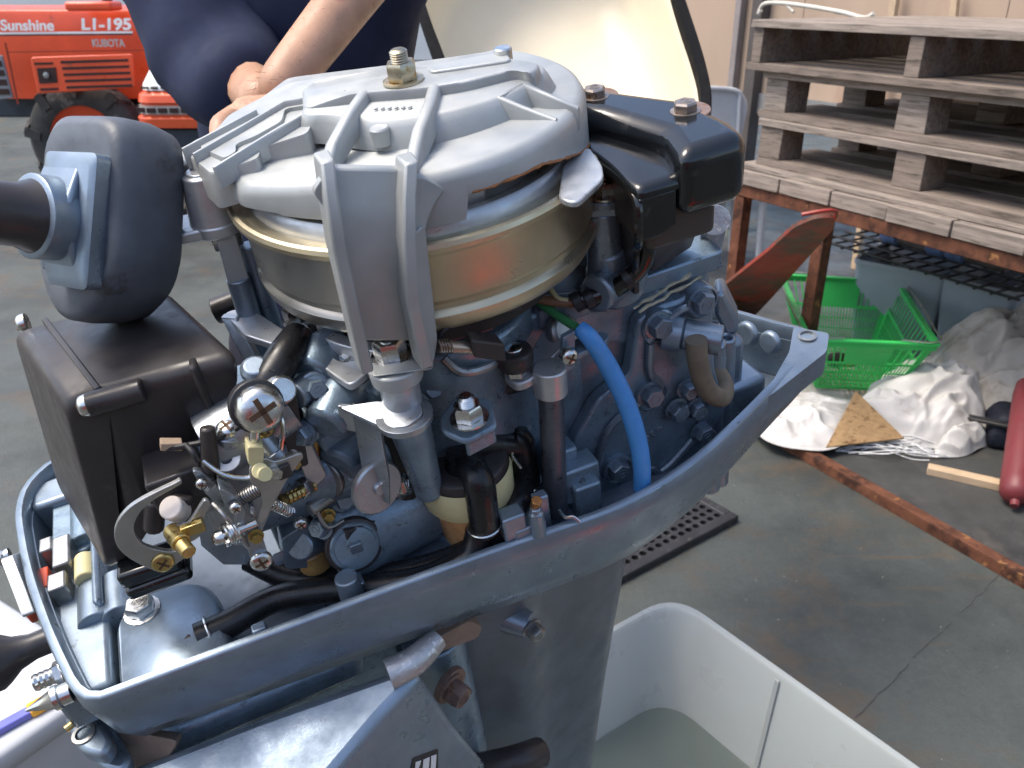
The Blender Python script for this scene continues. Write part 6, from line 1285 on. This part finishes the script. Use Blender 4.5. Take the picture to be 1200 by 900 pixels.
vs = [(-.29, 1.34, .95), (-.30, 1.31, 1.10), (-.31, 1.26, 1.30), (-.30, 1.21, 1.45), (-.26, 1.16, 1.55), (-.25, 1.10, 1.63), (-.245, 1.07, 1.72),
      tuple(shB), tuple(elbB), tuple(wristB), tuple(shA), tuple(elbA), tuple(wristA),
      (-.36, 1.36, .88), (-.38, 1.33, .48), (-.39, 1.40, .09), (-.18, 1.36, .88), (-.15, 1.33, .48), (-.13, 1.40, .09), (-.41, 1.28, .04), (-.12, 1.28, .04)]
ed = [(0, 1), (1, 2), (2, 3), (3, 4), (4, 5), (5, 6), (3, 7), (7, 8), (8, 9), (3, 10), (10, 11), (11, 12), (0, 13), (13, 14), (14, 15), (0, 16), (16, 17), (17, 18), (15, 19), (18, 20)]
rd = [(.12, .08), (.115, .075), (.12, .08), (.08, .07), .055, .085, .075, .05, .036, .025, .05, .038, .025, .085, .06, .045, .085, .06, .045, .04, .04]
man = skin_mesh('person', [wl(v) for v in vs], ed, rd, SKIN); man.location = ORG; tag(man, 'man in a navy T-shirt reaching a bare forearm over the engine', 'person')
def hand(wr, d, side):
    d = nrm(d); s = nrm(np.cross(d, Z3)) * side; n_ = np.cross(s, d); v = [wr, wr + d * .045, wr + d * .085]; ed_ = [(0, 1), (1, 2)]; r = [(.024, .020), (.036, .016), (.038, .014)]
    for k, (o_, ln) in enumerate(((-.030, .060), (-.010, .075), (.010, .080), (.030, .070))):
        base = wr + d * .088 + s * o_; i = len(v); v += [base, base + d * ln * .45 - Z3 * .006, base + d * ln * .75 - Z3 * .022, base + d * ln * .9 - Z3 * .040]; ed_ += [(2, i), (i, i + 1), (i + 1, i + 2), (i + 2, i + 3)]; r += [.0095, .0090, .0085, .0070]
    i = len(v); v += [wr + d * .03 + s * .034, wr + d * .055 + s * .052, wr + d * .080 + s * .056 - Z3 * .012]; ed_ += [(1, i), (i, i + 1), (i + 1, i + 2)]; r += [.013, .011, .0085]
    return skin_mesh('hand', [wl(q) for q in v], ed_, r, SKIN, man, 1)
hand(wristA, -VF * .80 - VU * .65 + VR * .40, 1); hand(wristB, -VF * .6 - VU * .45 + VR * .7, -1)
cuffB = elbB * .38 + wristB * .62
sh = skin_mesh('shirt', [wl(v) for v in [(-.29, 1.34, .88), (-.30, 1.31, 1.10), (-.31, 1.26, 1.30), (-.30, 1.20, 1.45), (-.28, 1.17, 1.52), tuple(shB), tuple(shB * .5 + elbB * .5), tuple(elbB + V(-.005, 0, -.01)), tuple(cuffB), tuple(shA), tuple(shA * .45 + elbA * .55)]],
    [(0, 1), (1, 2), (2, 3), (3, 4), (3, 5), (5, 6), (6, 7), (7, 8), (3, 9), (9, 10)], [(.165, .145), (.145, .12), (.155, .13), (.12, .11), .07, .095, .088, .078, .056, .075, .062], NAVY, man, 3)
tx = bpy.data.textures.new('cloth_folds', 'CLOUDS'); tx.noise_scale = .11; tx.noise_depth = 1
dm = sh.modifiers.new('folds', 'DISPLACE'); dm.texture = tx; dm.strength = .035; dm.mid_level = .5; dm.texture_coords = 'LOCAL'
b = MB(); fp = [V(*wdp(x, y, d)) for x, y, d in ((282, -6, .93), (300, 28, .90), (322, 62, .88), (338, 92, .86))]
for hx_, kx_, ax__ in ((-.375, -.38, -.39), (-.205, -.16, -.13)): skin_mesh('trouser_leg', [wl(v) for v in [(hx_ + (.03 if hx_ < -.3 else -.03), 1.34, 1.02), (hx_, 1.345, .86), (kx_, 1.33, .48), (ax__, 1.40, .12)]], [(0, 1), (1, 2), (2, 3)], [(.12, .125), (.115, .12), .09, .08], TROUS, man)
for x, x2 in ((-.39, -.41), (-.13, -.12)): skin_mesh('shoe', [wl(v) for v in [(x, 1.42, .05), ((x + x2) / 2, 1.34, .05), (x2, 1.24, .045)]], [(0, 1), (1, 2)], [.05, .05, .042], SHOEB, man)
b = MB(); r3 = random.Random(11); da_ = wristA - elbA; ux, uy, uz = b.frame(da_)
for k in range(420):                                             # dark hairs on the forearm
    t = r3.uniform(.25, .98); a = r3.uniform(0, 2 * pi); rr_ = (.033 - .012 * t) * .93; o_ = ux * cos(a) + uy * sin(a); p = elbA + da_ * t + o_ * rr_
    d_ = nrm(uz * .8 + o_ * .35 + (ux * r3.uniform(-1, 1) + uy * r3.uniform(-1, 1)) * .5); b.tube([wl(p), wl(p + d_ * r3.uniform(.006, .013))], [.00022, .00008], 3, 1)
b.build('arm_hair', HAIR, man)['kind'] = 'stuff'
b = MB(); b.ball(wl((-.248, 1.10, 1.735)), .10, 20, 1.05, half=True); b.build('hair', HAIR, man)
b = MB(); hc_ = V(-.246, 1.075, 1.70)
b.loft([[wl(hc_ + V(x * s, -.085 - q, -.01 + z)) for x, z in ((-.012, -.02), (.012, -.02), (.006, .025), (-.006, .025))] for s, q in ((1, 0), (.6, .02))]); b.ball(wl(hc_ + V(-.09, .01, -.005)), .026, 10); b.ball(wl(hc_ + V(.09, .01, -.005)), .026, 10); b.build('face_features', SKIN, man)
for s in (-.032, .032): b = MB(); b.ball(wl(hc_ + V(s, -.082, .02)), .012, 10); b.build('eye', WHITEP, man)
